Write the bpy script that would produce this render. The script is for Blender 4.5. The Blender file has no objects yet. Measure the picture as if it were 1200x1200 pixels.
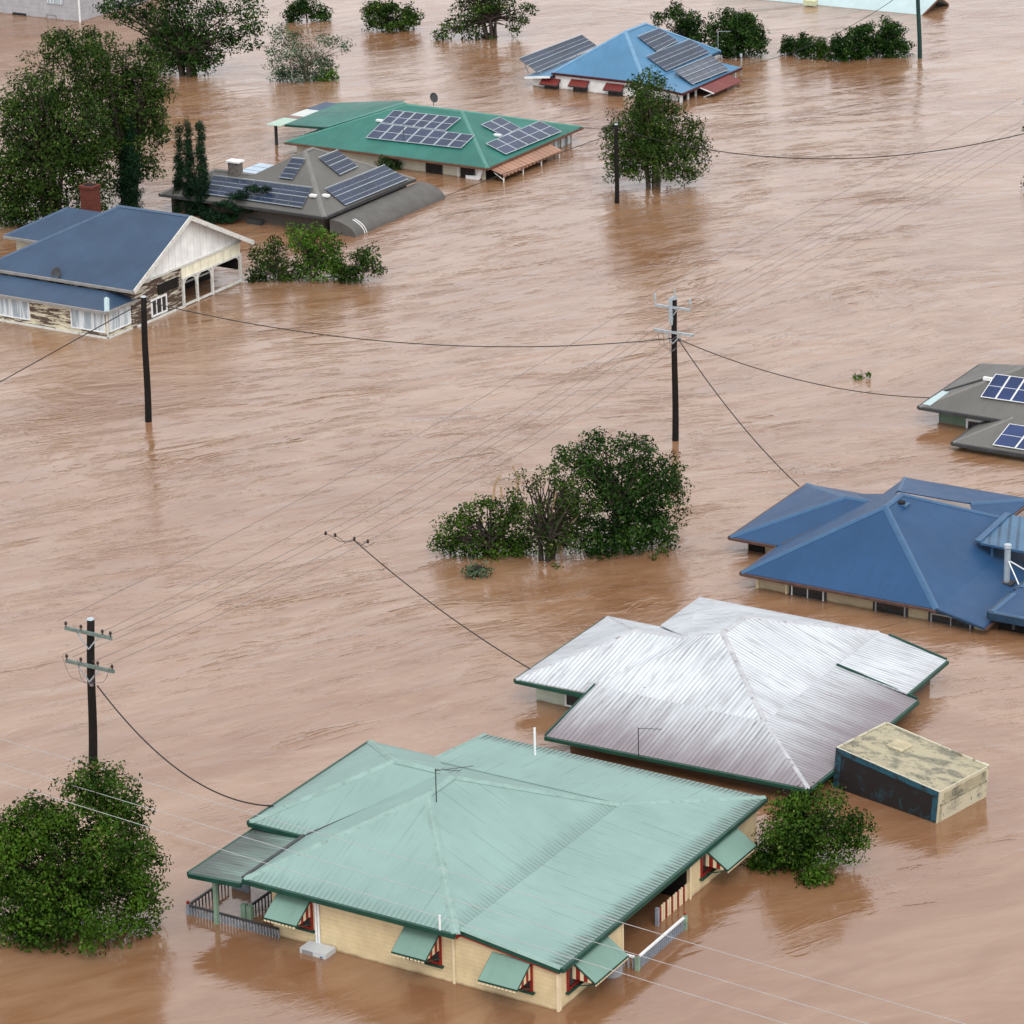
import bpy, math, random
import numpy as np
from mathutils import Vector
R = math.radians
random.seed(7); rng = np.random.default_rng(7)
scene = bpy.context.scene
COL = scene.collection

# ---------------------------------------------------------------- camera
CF, CT, CR, CH = 3900.0, R(20.2), R(-1.2), 55.0     # focal (px of 1200), pitch, roll, height
cam = bpy.data.cameras.new('camera'); co = bpy.data.objects.new('camera', cam); COL.objects.link(co)
cam.sensor_width = 36; cam.lens = CF/1200*36; cam.clip_start = 1; cam.clip_end = 3000
from mathutils import Matrix
co.matrix_world = Matrix.Translation((0, 0, CH)) @ Matrix.Rotation(R(90)-CT, 4, 'X') @ Matrix.Rotation(CR, 4, 'Z')
scene.camera = co
# ---------------------------------------------------------------- light
SUN_EL, SUN_AZ = R(50), R(168)
w = bpy.data.worlds.new('World'); scene.world = w; w.use_nodes = True
nt = w.node_tree; bg = nt.nodes['Background']
sky = nt.nodes.new('ShaderNodeTexSky'); sky.sky_type = 'NISHITA'; sky.sun_disc = False
sky.sun_elevation = SUN_EL; sky.sun_rotation = SUN_AZ; sky.dust_density = 6; sky.air_density = 1.0; sky.ozone_density = 1.0
hs = nt.nodes.new('ShaderNodeHueSaturation'); hs.inputs['Saturation'].default_value = 0.16
nt.links.new(sky.outputs[0], hs.inputs['Color']); 
cl = nt.nodes.new('ShaderNodeMix'); cl.data_type = 'RGBA'; cl.inputs[0].default_value = .8      # closed cloud deck over the clear sky
cl.inputs[7].default_value = (6.6, 6.65, 6.9, 1); nt.links.new(hs.outputs[0], cl.inputs[6]); nt.links.new(cl.outputs[2], bg.inputs[0])
bg.inputs[1].default_value = 0.15
sl = bpy.data.lights.new('sun', 'SUN'); so = bpy.data.objects.new('sun', sl); COL.objects.link(so)
sl.energy = 0.9; sl.angle = R(25); sl.color = (1, .96, .9)
d = Vector((math.sin(SUN_AZ)*math.cos(SUN_EL), math.cos(SUN_AZ)*math.cos(SUN_EL), math.sin(SUN_EL)))
so.rotation_euler = d.to_track_quat('Z', 'Y').to_euler()
vs = scene.view_settings; vs.view_transform = 'Standard'; vs.look = 'None'; vs.gamma = 1; vs.use_curve_mapping = False
vs.exposure = 0.45

# ---------------------------------------------------------------- survey helpers
_c, _s = math.cos(CR), math.sin(CR)
def ray(x, y):
    X, Y = x-600, 600-y
    X, Y = _c*X-_s*Y, _s*X+_c*Y
    return np.array([X, Y*math.sin(CT)+CF*math.cos(CT), Y*math.cos(CT)-CF*math.sin(CT)])
def P(x, y, z=0.0):
    d = ray(x, y); return np.array([0, 0, CH])+d*((z-CH)/d[2])
def atY(x, y, Y):
    d = ray(x, y); return np.array([0, 0, CH])+d*(Y/d[1])
def proj(p):
    p = np.array(p, float)-[0, 0, CH]
    Y = p[1]*math.sin(CT)+p[2]*math.cos(CT); z = p[1]*math.cos(CT)-p[2]*math.sin(CT)
    X = CF*p[0]/z; Y = CF*Y/z
    X, Y = _c*X+_s*Y, -_s*X+_c*Y
    return np.array([600+X, 600-Y])
def zat(b, ytop):
    z = 0.0
    for _ in range(30):
        e = proj((b[0], b[1], z))[1]-ytop; z += e/20.0
    return z
YAW = R(-31.1)
A = np.array([math.cos(YAW), math.sin(YAW), 0]); B = np.array([-math.sin(YAW), math.cos(YAW), 0])

# ---------------------------------------------------------------- materials
def newmat(name):
    m = bpy.data.materials.new(name); m.use_nodes = True
    n = m.node_tree.nodes; return m, n, m.node_tree.links, n['Principled BSDF']
def mth(n, l, op, a, b=None, c=None):
    k = n.new('ShaderNodeMath'); k.operation = op
    for i, v in enumerate((a, b, c)):
        if v is None: continue
        if isinstance(v, (int, float)): k.inputs[i].default_value = v
        else: l.new(v, k.inputs[i])
    return k.outputs[0]
def mixc(n, l, f, a, b):
    k = n.new('ShaderNodeMix'); k.data_type = 'RGBA'
    for i, v in ((0, f), (6, a), (7, b)):
        if isinstance(v, (int, float)): k.inputs[i].default_value = v
        elif isinstance(v, tuple): k.inputs[i].default_value = (*v[:3], 1)
        else: l.new(v, k.inputs[i])
    return k.outputs[2]
def ramp(n, l, src, a, b):
    k = n.new('ShaderNodeMapRange'); k.interpolation_type = 'SMOOTHSTEP'
    l.new(src, k.inputs[0]); k.inputs[1].default_value = a; k.inputs[2].default_value = b
    return k.outputs[0]
def noise(n, l, vec, scale, detail=4, rough=.55, dist=0.0, mapping=None, rot=0, loc=None):
    if mapping:
        m = n.new('ShaderNodeMapping'); m.inputs['Scale'].default_value = mapping; m.inputs['Rotation'].default_value = (0, 0, rot)
        if loc: m.inputs['Location'].default_value = loc
        l.new(vec, m.inputs[0]); vec = m.outputs[0]
    k = n.new('ShaderNodeTexNoise'); k.inputs['Scale'].default_value = scale; k.inputs['Detail'].default_value = detail
    k.inputs['Roughness'].default_value = rough; k.inputs['Distortion'].default_value = dist
    l.new(vec, k.inputs['Vector']); return k.outputs[0]
def bump(n, l, bs, h, strength, dist):
    k = n.new('ShaderNodeBump'); k.inputs['Strength'].default_value = strength; k.inputs['Distance'].default_value = dist
    l.new(h, k.inputs['Height']); l.new(k.outputs[0], bs.inputs['Normal']); return k

def plain(name, col, rough=.6, var=.18, scale=2.5, metal=0.0, dirt=None):
    m, n, l, bs = newmat(name)
    tc = n.new('ShaderNodeTexCoord').outputs['Object']
    a = noise(n, l, tc, scale, 5, .6)
    c = mixc(n, l, ramp(n, l, a, .3, .7), tuple(x*(1-var) for x in col), tuple(min(1, x*(1+var*.6)) for x in col))
    if dirt:
        b = noise(n, l, tc, scale*2.2, 6, .7)
        c = mixc(n, l, mth(n, l, 'MULTIPLY', ramp(n, l, b, .52, .72), dirt[3]), c, dirt[:3])
    l.new(c, bs.inputs['Base Color']); bs.inputs['Roughness'].default_value = rough; bs.inputs['Metallic'].default_value = metal; bs.inputs['Specular IOR Level'].default_value = .25
    return m

def roofmat(name, col, dirt=(.06, .05, .05), grime=.25, eave=0.0, groove_shade=0.0, period=.2, rough=.42, fade=.2, seams=.2, top=None, rust=0.0, spec=.5, bmp=.3, top_at=(2.2, 6.6)):
    """corrugated sheet; UV = (metres along eave, metres up the slope)"""
    m, n, l, bs = newmat(name)
    uv = n.new('ShaderNodeUVMap').outputs[0]
    sp = n.new('ShaderNodeSeparateXYZ'); l.new(uv, sp.inputs[0]); u, v = sp.outputs[0], sp.outputs[1]
    tc = n.new('ShaderNodeTexCoord').outputs['Object']
    wave = mth(n, l, 'SINE', mth(n, l, 'MULTIPLY', u, 2*math.pi/period))      # -1..1
    big = noise(n, l, tc, .35, 5, .6)
    c = mixc(n, l, ramp(n, l, big, .3, .72), tuple(x*(1-fade) for x in col), tuple(min(1, x*(1+fade*.5)) for x in col))
    # long streaks running down the sheets
    st = noise(n, l, uv, 1.0, 5, .65, 0, (5.5, .45, 1))
    c = mixc(n, l, mth(n, l, 'MULTIPLY', ramp(n, l, st, .5, .75), grime), c, dirt)
    if top is not None:     # zinc weathering: purple brown oxide, heavier on the low half of each sheet
        lo = mth(n, l, 'SUBTRACT', 1.0, ramp(n, l, mth(n, l, 'ADD', v, mth(n, l, 'MULTIPLY', noise(n, l, uv, 1.0, 5, .7, 0, (1.3, .22, 1)), 4.5)), *top_at))
        c = mixc(n, l, mth(n, l, 'MULTIPLY', lo, .85), c, top)
    if groove_shade > 0:  # rib shading painted along the valleys, borrowing the dirt colour
        gm = mth(n, l, 'MULTIPLY', ramp(n, l, wave, -.1, -.95), groove_shade)
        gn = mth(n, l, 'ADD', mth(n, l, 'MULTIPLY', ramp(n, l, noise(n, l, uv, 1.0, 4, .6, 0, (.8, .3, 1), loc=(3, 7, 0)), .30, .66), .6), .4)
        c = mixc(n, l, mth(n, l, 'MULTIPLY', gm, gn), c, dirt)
    # darkened sheet laps: one line across each 0.76 m of sheet width, irregular
    fr = mth(n, l, 'FRACT', mth(n, l, 'MULTIPLY', u, 1/.84))
    lap = mth(n, l, 'MULTIPLY', mth(n, l, 'LESS_THAN', fr, .07), ramp(n, l, noise(n, l, uv, 1.0, 3, .6, 0, (1.2, .35, 1), loc=(1, 2, 0)), .45, .6))
    c = mixc(n, l, mth(n, l, 'MULTIPLY', lap, seams), c, dirt)
    if eave > 0:            # moss and grit where water leaves the sheets
        ev = mth(n, l, 'SUBTRACT', 1.0, ramp(n, l, mth(n, l, 'ADD', v, mth(n, l, 'MULTIPLY', noise(n, l, uv, 1.0, 4, .8, 0, (7, .8, 1)), -1.3)), -.5, .15))
        ev = mth(n, l, 'MULTIPLY', ev, mth(n, l, 'ADD', mth(n, l, 'MULTIPLY', ramp(n, l, wave, .5, -.6), .7), .3))
        c = mixc(n, l, mth(n, l, 'MULTIPLY', ev, eave), c, dirt)
    if rust > 0:
        sp_ = ramp(n, l, noise(n, l, uv, 2.2, 4, .75), .66, .74)
        c = mixc(n, l, mth(n, l, 'MULTIPLY', sp_, rust), c, (.10, .045, .03))
    l.new(c, bs.inputs['Base Color'])
    rr = noise(n, l, tc, 1.2, 4, .6)
    l.new(mth(n, l, 'ADD', mth(n, l, 'MULTIPLY', rr, .25), rough-.12), bs.inputs['Roughness'])
    bs.inputs['Specular IOR Level'].default_value = spec*.5
    h = mth(n, l, 'ADD', wave, mth(n, l, 'MULTIPLY', noise(n, l, tc, 1.0, 3), .8))
    bump(n, l, bs, h, bmp, .012)
    return m

def boardmat(name, col, period=.17, peel=0.0, under=(.09, .06, .045), rough=.6, vert=False):
    m, n, l, bs = newmat(name)
    tc = n.new('ShaderNodeTexCoord').outputs['Object']
    sp = n.new('ShaderNodeSeparateXYZ'); l.new(tc, sp.inputs[0])
    ax = mth(n, l, 'ADD', sp.outputs[0], sp.outputs[1]) if vert else sp.outputs[2]
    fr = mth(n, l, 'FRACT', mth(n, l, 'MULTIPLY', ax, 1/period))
    a = noise(n, l, tc, 1.6, 5, .6)
    c = mixc(n, l, ramp(n, l, a, .3, .75), tuple(x*.86 for x in col), tuple(min(1, x*1.06) for x in col))
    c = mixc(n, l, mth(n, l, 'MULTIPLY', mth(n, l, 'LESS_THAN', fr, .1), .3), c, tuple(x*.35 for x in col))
    if peel > 0:
        pn = noise(n, l, tc, 1.0, 6, .7, .3, (.9, .9, 7))
        c = mixc(n, l, ramp(n, l, pn, .62-.22*peel, .66-.22*peel), c, under)
    # silt line left by the river
    zz = mth(n, l, 'ADD', sp.outputs[2], mth(n, l, 'MULTIPLY', noise(n, l, tc, 1.5, 4), .25))
    c = mixc(n, l, mth(n, l, 'MULTIPLY', mth(n, l, 'SUBTRACT', 1.0, ramp(n, l, zz, .04, .28)), .4), c, (.30, .17, .10))
    c = mixc(n, l, mth(n, l, 'MULTIPLY', mth(n, l, 'SUBTRACT', 1.0, ramp(n, l, zz, .10, .24)), .6), c, (.14, .075, .042))
    l.new(c, bs.inputs['Base Color']); bs.inputs['Roughness'].default_value = rough
    bump(n, l, bs, fr, .5, .02)
    return m

def leafmat(name, dark, light, odd=(.16, .17, .05), rough=.5):
    m, n, l, bs = newmat(name)
    g = n.new('ShaderNodeNewGeometry')
    tc = n.new('ShaderNodeTexCoord').outputs['Object']
    r = g.outputs['Random Per Island']
    big = noise(n, l, tc, .75, 4, .65)
    f = mth(n, l, 'ADD', mth(n, l, 'MULTIPLY', r, .28), mth(n, l, 'MULTIPLY', ramp(n, l, big, .36, .66), .72))  # clump noise varies the green and paints crown shade with the near black tone
    c = mixc(n, l, f, dark, light)
    c = mixc(n, l, mth(n, l, 'MULTIPLY', mth(n, l, 'GREATER_THAN', r, .965), .7), c, odd)
    l.new(c, bs.inputs['Base Color']); bs.inputs['Roughness'].default_value = rough
    bs.inputs['Specular IOR Level'].default_value = .08
    return m

def glassmat(name, col=(.012, .014, .016), rough=.12):
    m, n, l, bs = newmat(name); bs.inputs['Base Color'].default_value = (*col, 1); bs.inputs['Roughness'].default_value = rough
    return m

def curtainmat():
    m, n, l, bs = newmat('curtained glass')
    tc = n.new('ShaderNodeTexCoord').outputs['Object']
    a = noise(n, l, tc, 1, 3, .6, 0, (7, 7, .4))
    l.new(mixc(n, l, ramp(n, l, a, .4, .6), (.30, .36, .40), (.62, .68, .70)), bs.inputs['Base Color'])
    bs.inputs['Roughness'].default_value = .25; return m

def pvmat(name, col=(.012, .024, .062), line=(.09, .12, .18), nx=6, ny=10):
    m, n, l, bs = newmat(name)
    uv = n.new('ShaderNodeUVMap').outputs[0]
    sp = n.new('ShaderNodeSeparateXYZ'); l.new(uv, sp.inputs[0])
    fx = mth(n, l, 'FRACT', mth(n, l, 'MULTIPLY', sp.outputs[0], nx)); fy = mth(n, l, 'FRACT', mth(n, l, 'MULTIPLY', sp.outputs[1], ny))
    g = mth(n, l, 'MAXIMUM', mth(n, l, 'LESS_THAN', fx, .1), mth(n, l, 'LESS_THAN', fy, .1))
    mid = mth(n, l, 'LESS_THAN', mth(n, l, 'ABSOLUTE', mth(n, l, 'SUBTRACT', sp.outputs[1], .5)), .012)
    tc = n.new('ShaderNodeTexCoord').outputs['Object']
    v = noise(n, l, tc, .5, 3)
    base = mixc(n, l, ramp(n, l, v, .3, .7), tuple(x*.75 for x in col), tuple(x*1.3 for x in col))
    c = mixc(n, l, mth(n, l, 'MULTIPLY', g, .35), base, line)
    c = mixc(n, l, mth(n, l, 'MULTIPLY', mid, .9), c, (.5, .53, .58))
    l.new(c, bs.inputs['Base Color']); bs.inputs['Roughness'].default_value = .22; bs.inputs['Specular IOR Level'].default_value = .3
    return m

def watermat():
    m, n, l, bs = newmat('muddy flood water')
    tc = n.new('ShaderNodeTexCoord').outputs['Object']
    # slow meander warps everything else
    wn = n.new('ShaderNodeTexNoise'); wn.inputs['Scale'].default_value = .03; wn.inputs['Detail'].default_value = 2; l.new(tc, wn.inputs['Vector'])
    sc = n.new('ShaderNodeVectorMath'); sc.operation = 'SCALE'; sc.inputs[3].default_value = 9; l.new(wn.outputs[1], sc.inputs[0])
    ad = n.new('ShaderNodeVectorMath'); ad.operation = 'ADD'; l.new(tc, ad.inputs[0]); l.new(sc.outputs[0], ad.inputs[1])
    mp = n.new('ShaderNodeMapping'); mp.inputs['Rotation'].default_value = (0, 0, R(-24)); l.new(ad.outputs[0], mp.inputs[0]); wv = mp.outputs[0]
    s1 = noise(n, l, wv, 1.0, 5, .6, .4, (.030, .10, 1))
    s2 = noise(n, l, wv, 1.0, 6, .65, .6, (.22, .8, 1))
    f = mth(n, l, 'ADD', mth(n, l, 'MULTIPLY', s1, .55), mth(n, l, 'MULTIPLY', s2, .45))
    c = mixc(n, l, ramp(n, l, f, .36, .68), (.208, .100, .048), (.305, .182, .108))
    l.new(c, bs.inputs['Base Color'])
    sp = n.new('ShaderNodeSeparateXYZ'); l.new(tc, sp.inputs[0])
    open_ = ramp(n, l, sp.outputs[1], 100, 140)          # the pocket between the near houses lies in their lee
    amp = mth(n, l, 'ADD', mth(n, l, 'MULTIPLY', open_, .72), .22)
    mask = ramp(n, l, noise(n, l, wv, 1.0, 5, .65, .5, (.06, .16, 1), 0, loc=(5, 9, 0)), .46, .64)
    calm = mth(n, l, 'ADD', mth(n, l, 'MULTIPLY', ramp(n, l, noise(n, l, wv, 1.0, 4, .6, .5, (.035, .12, 1), 0, loc=(15, 3, 0)), .36, .66), .75), .35)
    def crest(sc, loc, k, thr):
        b = noise(n, l, wv, 1.0, 4, .6, .9, sc, 0, loc=loc)
        r = mth(n, l, 'SUBTRACT', 1.0, mth(n, l, 'ABSOLUTE', mth(n, l, 'MULTIPLY', mth(n, l, 'SUBTRACT', b, .5), k)))
        r = mth(n, l, 'POWER', mth(n, l, 'MAXIMUM', r, 0.0), 1.6)
        g = ramp(n, l, noise(n, l, wv, 1.0, 4, .6, .4, tuple(q*.55 for q in sc), 0, loc=(loc[1], loc[0]+3, 0)), thr, thr+.12)
        return mth(n, l, 'MULTIPLY', r, g)
    r1 = mth(n, l, 'MULTIPLY', crest((.17, .60, 1), (1, 4, 0), 10.0, .50), mth(n, l, 'ADD', mth(n, l, 'MULTIPLY', mask, .8), .2))
    r2 = crest((.55, 1.7, 1), (8, 2, 0), 7.0, .47)
    b2 = noise(n, l, wv, 1.0, 4, .6, .9, (.5, 1.6, 1))
    b3 = noise(n, l, wv, 1.0, 4, .65, .6, (1.5, 3.8, 1))
    h = mth(n, l, 'ADD', mth(n, l, 'ADD', mth(n, l, 'MULTIPLY', r1, .24), mth(n, l, 'MULTIPLY', r2, .05)), mth(n, l, 'ADD', mth(n, l, 'MULTIPLY', mth(n, l, 'MULTIPLY', b2, .115), calm), mth(n, l, 'MULTIPLY', mth(n, l, 'MULTIPLY', b3, .045), calm)))
    r0 = mth(n, l, 'MULTIPLY', noise(n, l, wv, 1.0, 3, .5, 1.2, (.09, .22, 1), 0, loc=(2, 6, 0)), .55)
    h = mth(n, l, 'MULTIPLY', mth(n, l, 'ADD', h, r0), amp)
    bump(n, l, bs, h, 1.0, .30)
    bs.inputs['Roughness'].default_value = .10
    bs.inputs['IOR'].default_value = 1.86
    return m

M = dict(
    mint=roofmat('faded mint steel', (.225, .342, .312), dirt=(.07, .085, .075), grime=.12, eave=.35, groove_shade=.04, seams=.25, fade=.09, rough=.55, bmp=.10),
    mint_low=roofmat('faded mint steel with mossy eave', (.225, .342, .312), dirt=(.05, .055, .05), grime=.16, eave=.8, groove_shade=.04, seams=.25, fade=.09, rough=.55, bmp=.10),
    mint_awn=roofmat('mint awning sheet', (.165, .275, .23), dirt=(.07, .09, .08), grime=.2, groove_shade=.0, seams=0, fade=.12, rough=.5, bmp=.1),
    mint_dirty=roofmat('mossy verandah steel', (.25, .38, .33), dirt=(.035, .035, .033), grime=1.0, eave=0, groove_shade=.3, seams=.4, top=(.045, .045, .043)),
    zinc=roofmat('weathered zinc sheet', (.56, .60, .63), dirt=(.12, .095, .10), grime=.6, groove_shade=.5, period=.2, seams=.35, top=(.25, .215, .225), top_at=(-.2, 3.4), rust=.75, fade=.14, rough=.5),
    zinc_low=roofmat('weathered zinc sheet with oxide', (.49, .525, .55), dirt=(.10, .075, .08), grime=.55, groove_shade=.6, period=.2, seams=.4, top=(.17, .135, .15), rust=.6, fade=.08, rough=.5),
    navy=roofmat('deep blue steel', (.016, .062, .150), dirt=(.02, .035, .06), grime=.35, groove_shade=.05, seams=.06, fade=.12, rough=.45, bmp=.14),
    slate=roofmat('grey blue steel', (.036, .068, .122), dirt=(.03, .04, .06), grime=.3, groove_shade=.05, seams=.05, fade=.18, rough=.46, bmp=.14),
    greyroof=roofmat('warm grey steel', (.125, .12, .11), dirt=(.06, .055, .05), grime=.3, groove_shade=.06, seams=.06, fade=.14, rough=.5, bmp=.14),
    teal=roofmat('teal green steel', (.022, .145, .115), dirt=(.02, .06, .05), grime=.35, groove_shade=.12, seams=.15, fade=.2, rough=.45),
    sky_roof=roofmat('sky blue steel', (.075, .20, .34), dirt=(.05, .09, .14), grime=.3, groove_shade=.12, seams=.15, fade=.15, rough=.45),
    paleroof=roofmat('pale blue green steel', (.42, .53, .54), dirt=(.25, .3, .3), grime=.3, groove_shade=.1, fade=.1),
    copper=roofmat('terracotta awning sheet', (.36, .19, .12), dirt=(.10, .05, .03), grime=.3, groove_shade=.7, period=.5, seams=0),
    red=roofmat('red awning sheet', (.17, .028, .022), dirt=(.06, .015, .012), grime=.4, groove_shade=.3, period=.25, seams=0),
    sheet=roofmat('translucent patio sheet', (.62, .66, .64), dirt=(.2, .22, .2), grime=.3, groove_shade=.2),
    sheetg=roofmat('pale green patio sheet', (.42, .58, .48), dirt=(.2, .25, .2), grime=.3, groove_shade=.2),
    sheetb=roofmat('dull brown patio sheet', (.22, .14, .12), grime=.3),
    skysheet=roofmat('pale blue carport sheet', (.45, .56, .66), dirt=(.3, .35, .4), grime=.3, groove_shade=.2),
    greencap=plain('mint flashing', (.235, .35, .315), .55, .12, 1.5, dirt=(.11, .15, .13, .6)),
    zinccap=plain('zinc flashing', (.44, .45, .47), .55, .15, 1.2, dirt=(.14, .09, .085, .8)),
    bluecap=plain('blue flashing', (.042, .105, .20), .4, .1), slatecap=plain('slate flashing', (.06, .10, .165), .4, .1),
    greycap=plain('grey flashing', (.17, .165, .155), .5, .1), tealcap=plain('teal flashing', (.07, .22, .18), .4, .12),
    skycap=plain('sky blue flashing', (.14, .28, .43), .4, .1),
    dkgreen=plain('dark green fascia', (.012, .060, .042), .4, .2), brownfascia=plain('brown fascia', (.10, .055, .045), .5, .2),
    whitefascia=plain('flaking white paint', (.62, .62, .58), .6, .1, 3, dirt=(.09, .07, .05, .85)),
    greyfascia=plain('grey gutter', (.26, .25, .24), .5, .15), darkgrey=plain('charcoal gutter', (.05, .052, .055), .5, .2),
    tealfascia=plain('rust brown fascia', (.13, .062, .04), .55, .2), navyfascia=plain('navy fascia', (.02, .05, .09), .4, .2),
    maroon=plain('maroon fascia', (.06, .012, .015), .5, .2),
    cream=boardmat('cream boards', (.70, .57, .34)), cream2=boardmat('pale cream boards', (.50, .42, .27)),
    white=boardmat('white boards', (.84, .85, .84)), peel=boardmat('peeling cream boards', (.66, .61, .45), .14, .62),
    peel2=boardmat('badly peeled boards', (.56, .52, .42), .14, .80, (.07, .045, .032)),
    gable=boardmat('white gable sheeting', (.86, .87, .85), .62, vert=True), gable2=boardmat('cream gable sheeting', (.82, .79, .62), .75, vert=True),
    mintwall=boardmat('pale green boards', (.52, .60, .50)), tealwall=boardmat('ivory boards', (.58, .56, .45)),
    greywall=boardmat('brown grey boards', (.075, .065, .055)), sagewall=boardmat('sage green boards', (.13, .20, .145)),
    greyblock=boardmat('light grey cladding', (.40, .40, .42), .35),
    redtrim=plain('red trim', (.24, .018, .014), .4, .1), whitetrim=plain('white trim', (.76, .77, .77), .5, .08), aluminium=plain('aluminium', (.42, .45, .47), .35, .1, metal=.4),
    creamtrim=plain('cream trim', (.72, .60, .40), .5, .08), greentrim=plain('sage trim', (.22, .34, .25), .5, .15, dirt=(.08, .08, .06, .6)),
    black=plain('dark interior', (.010, .009, .008), .8, .2), greyrail=plain('grey painted rail', (.27, .31, .36), .5, .12, dirt=(.12, .10, .09, .5)),  # black paints in the shade of interiors and openings
    darkrail=plain('dark rail', (.04, .042, .045), .5, .2), glass=glassmat('window glass'), curtain=curtainmat(),
    brick=plain('brick', (.12, .032, .020), .8, .3, 6, dirt=(.05, .03, .025, .6)), galv=plain('galvanised steel', (.42, .48, .52), .35, .12, 5, .3),
    timber=plain('wet pole timber', (.009, .007, .006), .85, .35, 4, dirt=(.022, .016, .013, .5)), greenpole=plain('green treated pole', (.015, .045, .04), .6, .2),
    greyarm=plain('weathered crossarm', (.15, .20, .18), .6, .25, 6, dirt=(.07, .07, .05, .7)), ins=plain('brown insulator', (.03, .018, .015), .2, .1),
    cable=plain('black cable', (.02, .018, .018), .5, .1), wire=plain('bare wire', (.42, .42, .43), .4, .1), faint=plain('dull conductor', (.16, .14, .14), .5, .1),
    tank=plain('grey water tank', (.28, .30, .32), .5, .15, 2), bark=plain('grey bark', (.12, .10, .08), .8, .3, 6), palebark=plain('pale broken wood', (.36, .25, .15), .8, .3, 6),
    darkbark=plain('dark wet bark', (.045, .035, .028), .8, .3, 6),
    pvframe=plain('dark panel frame', (.10, .12, .16), .4, .05), pv=pvmat('blue solar cells'), pvd=pvmat('dark solar cells', (.016, .028, .055), (.06, .08, .12), 10, 6), pvb=pvmat('bright blue solar cells', (.010, .026, .095), (.05, .09, .2), 10, 12),
    leafA=leafmat('glossy green leaves', (.005, .020, .002), (.058, .125, .010)), leafB=leafmat('olive green leaves', (.006, .022, .003), (.054, .100, .016)),
    leafC=leafmat('dark green leaves', (.003, .015, .003), (.032, .082, .012), (.09, .12, .03)), leafD=leafmat('grey green leaves', (.035, .062, .035), (.12, .18, .10), (.2, .22, .16)),
    leafE=leafmat('cypress sprays', (.002, .010, .005), (.011, .042, .015), (.04, .07, .03)), leafF=leafmat('bright green leaves', (.010, .040, .004), (.095, .20, .020)),
    plate=plain('silver grey plastic', (.5, .53, .55), .4, .05),
)

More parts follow.
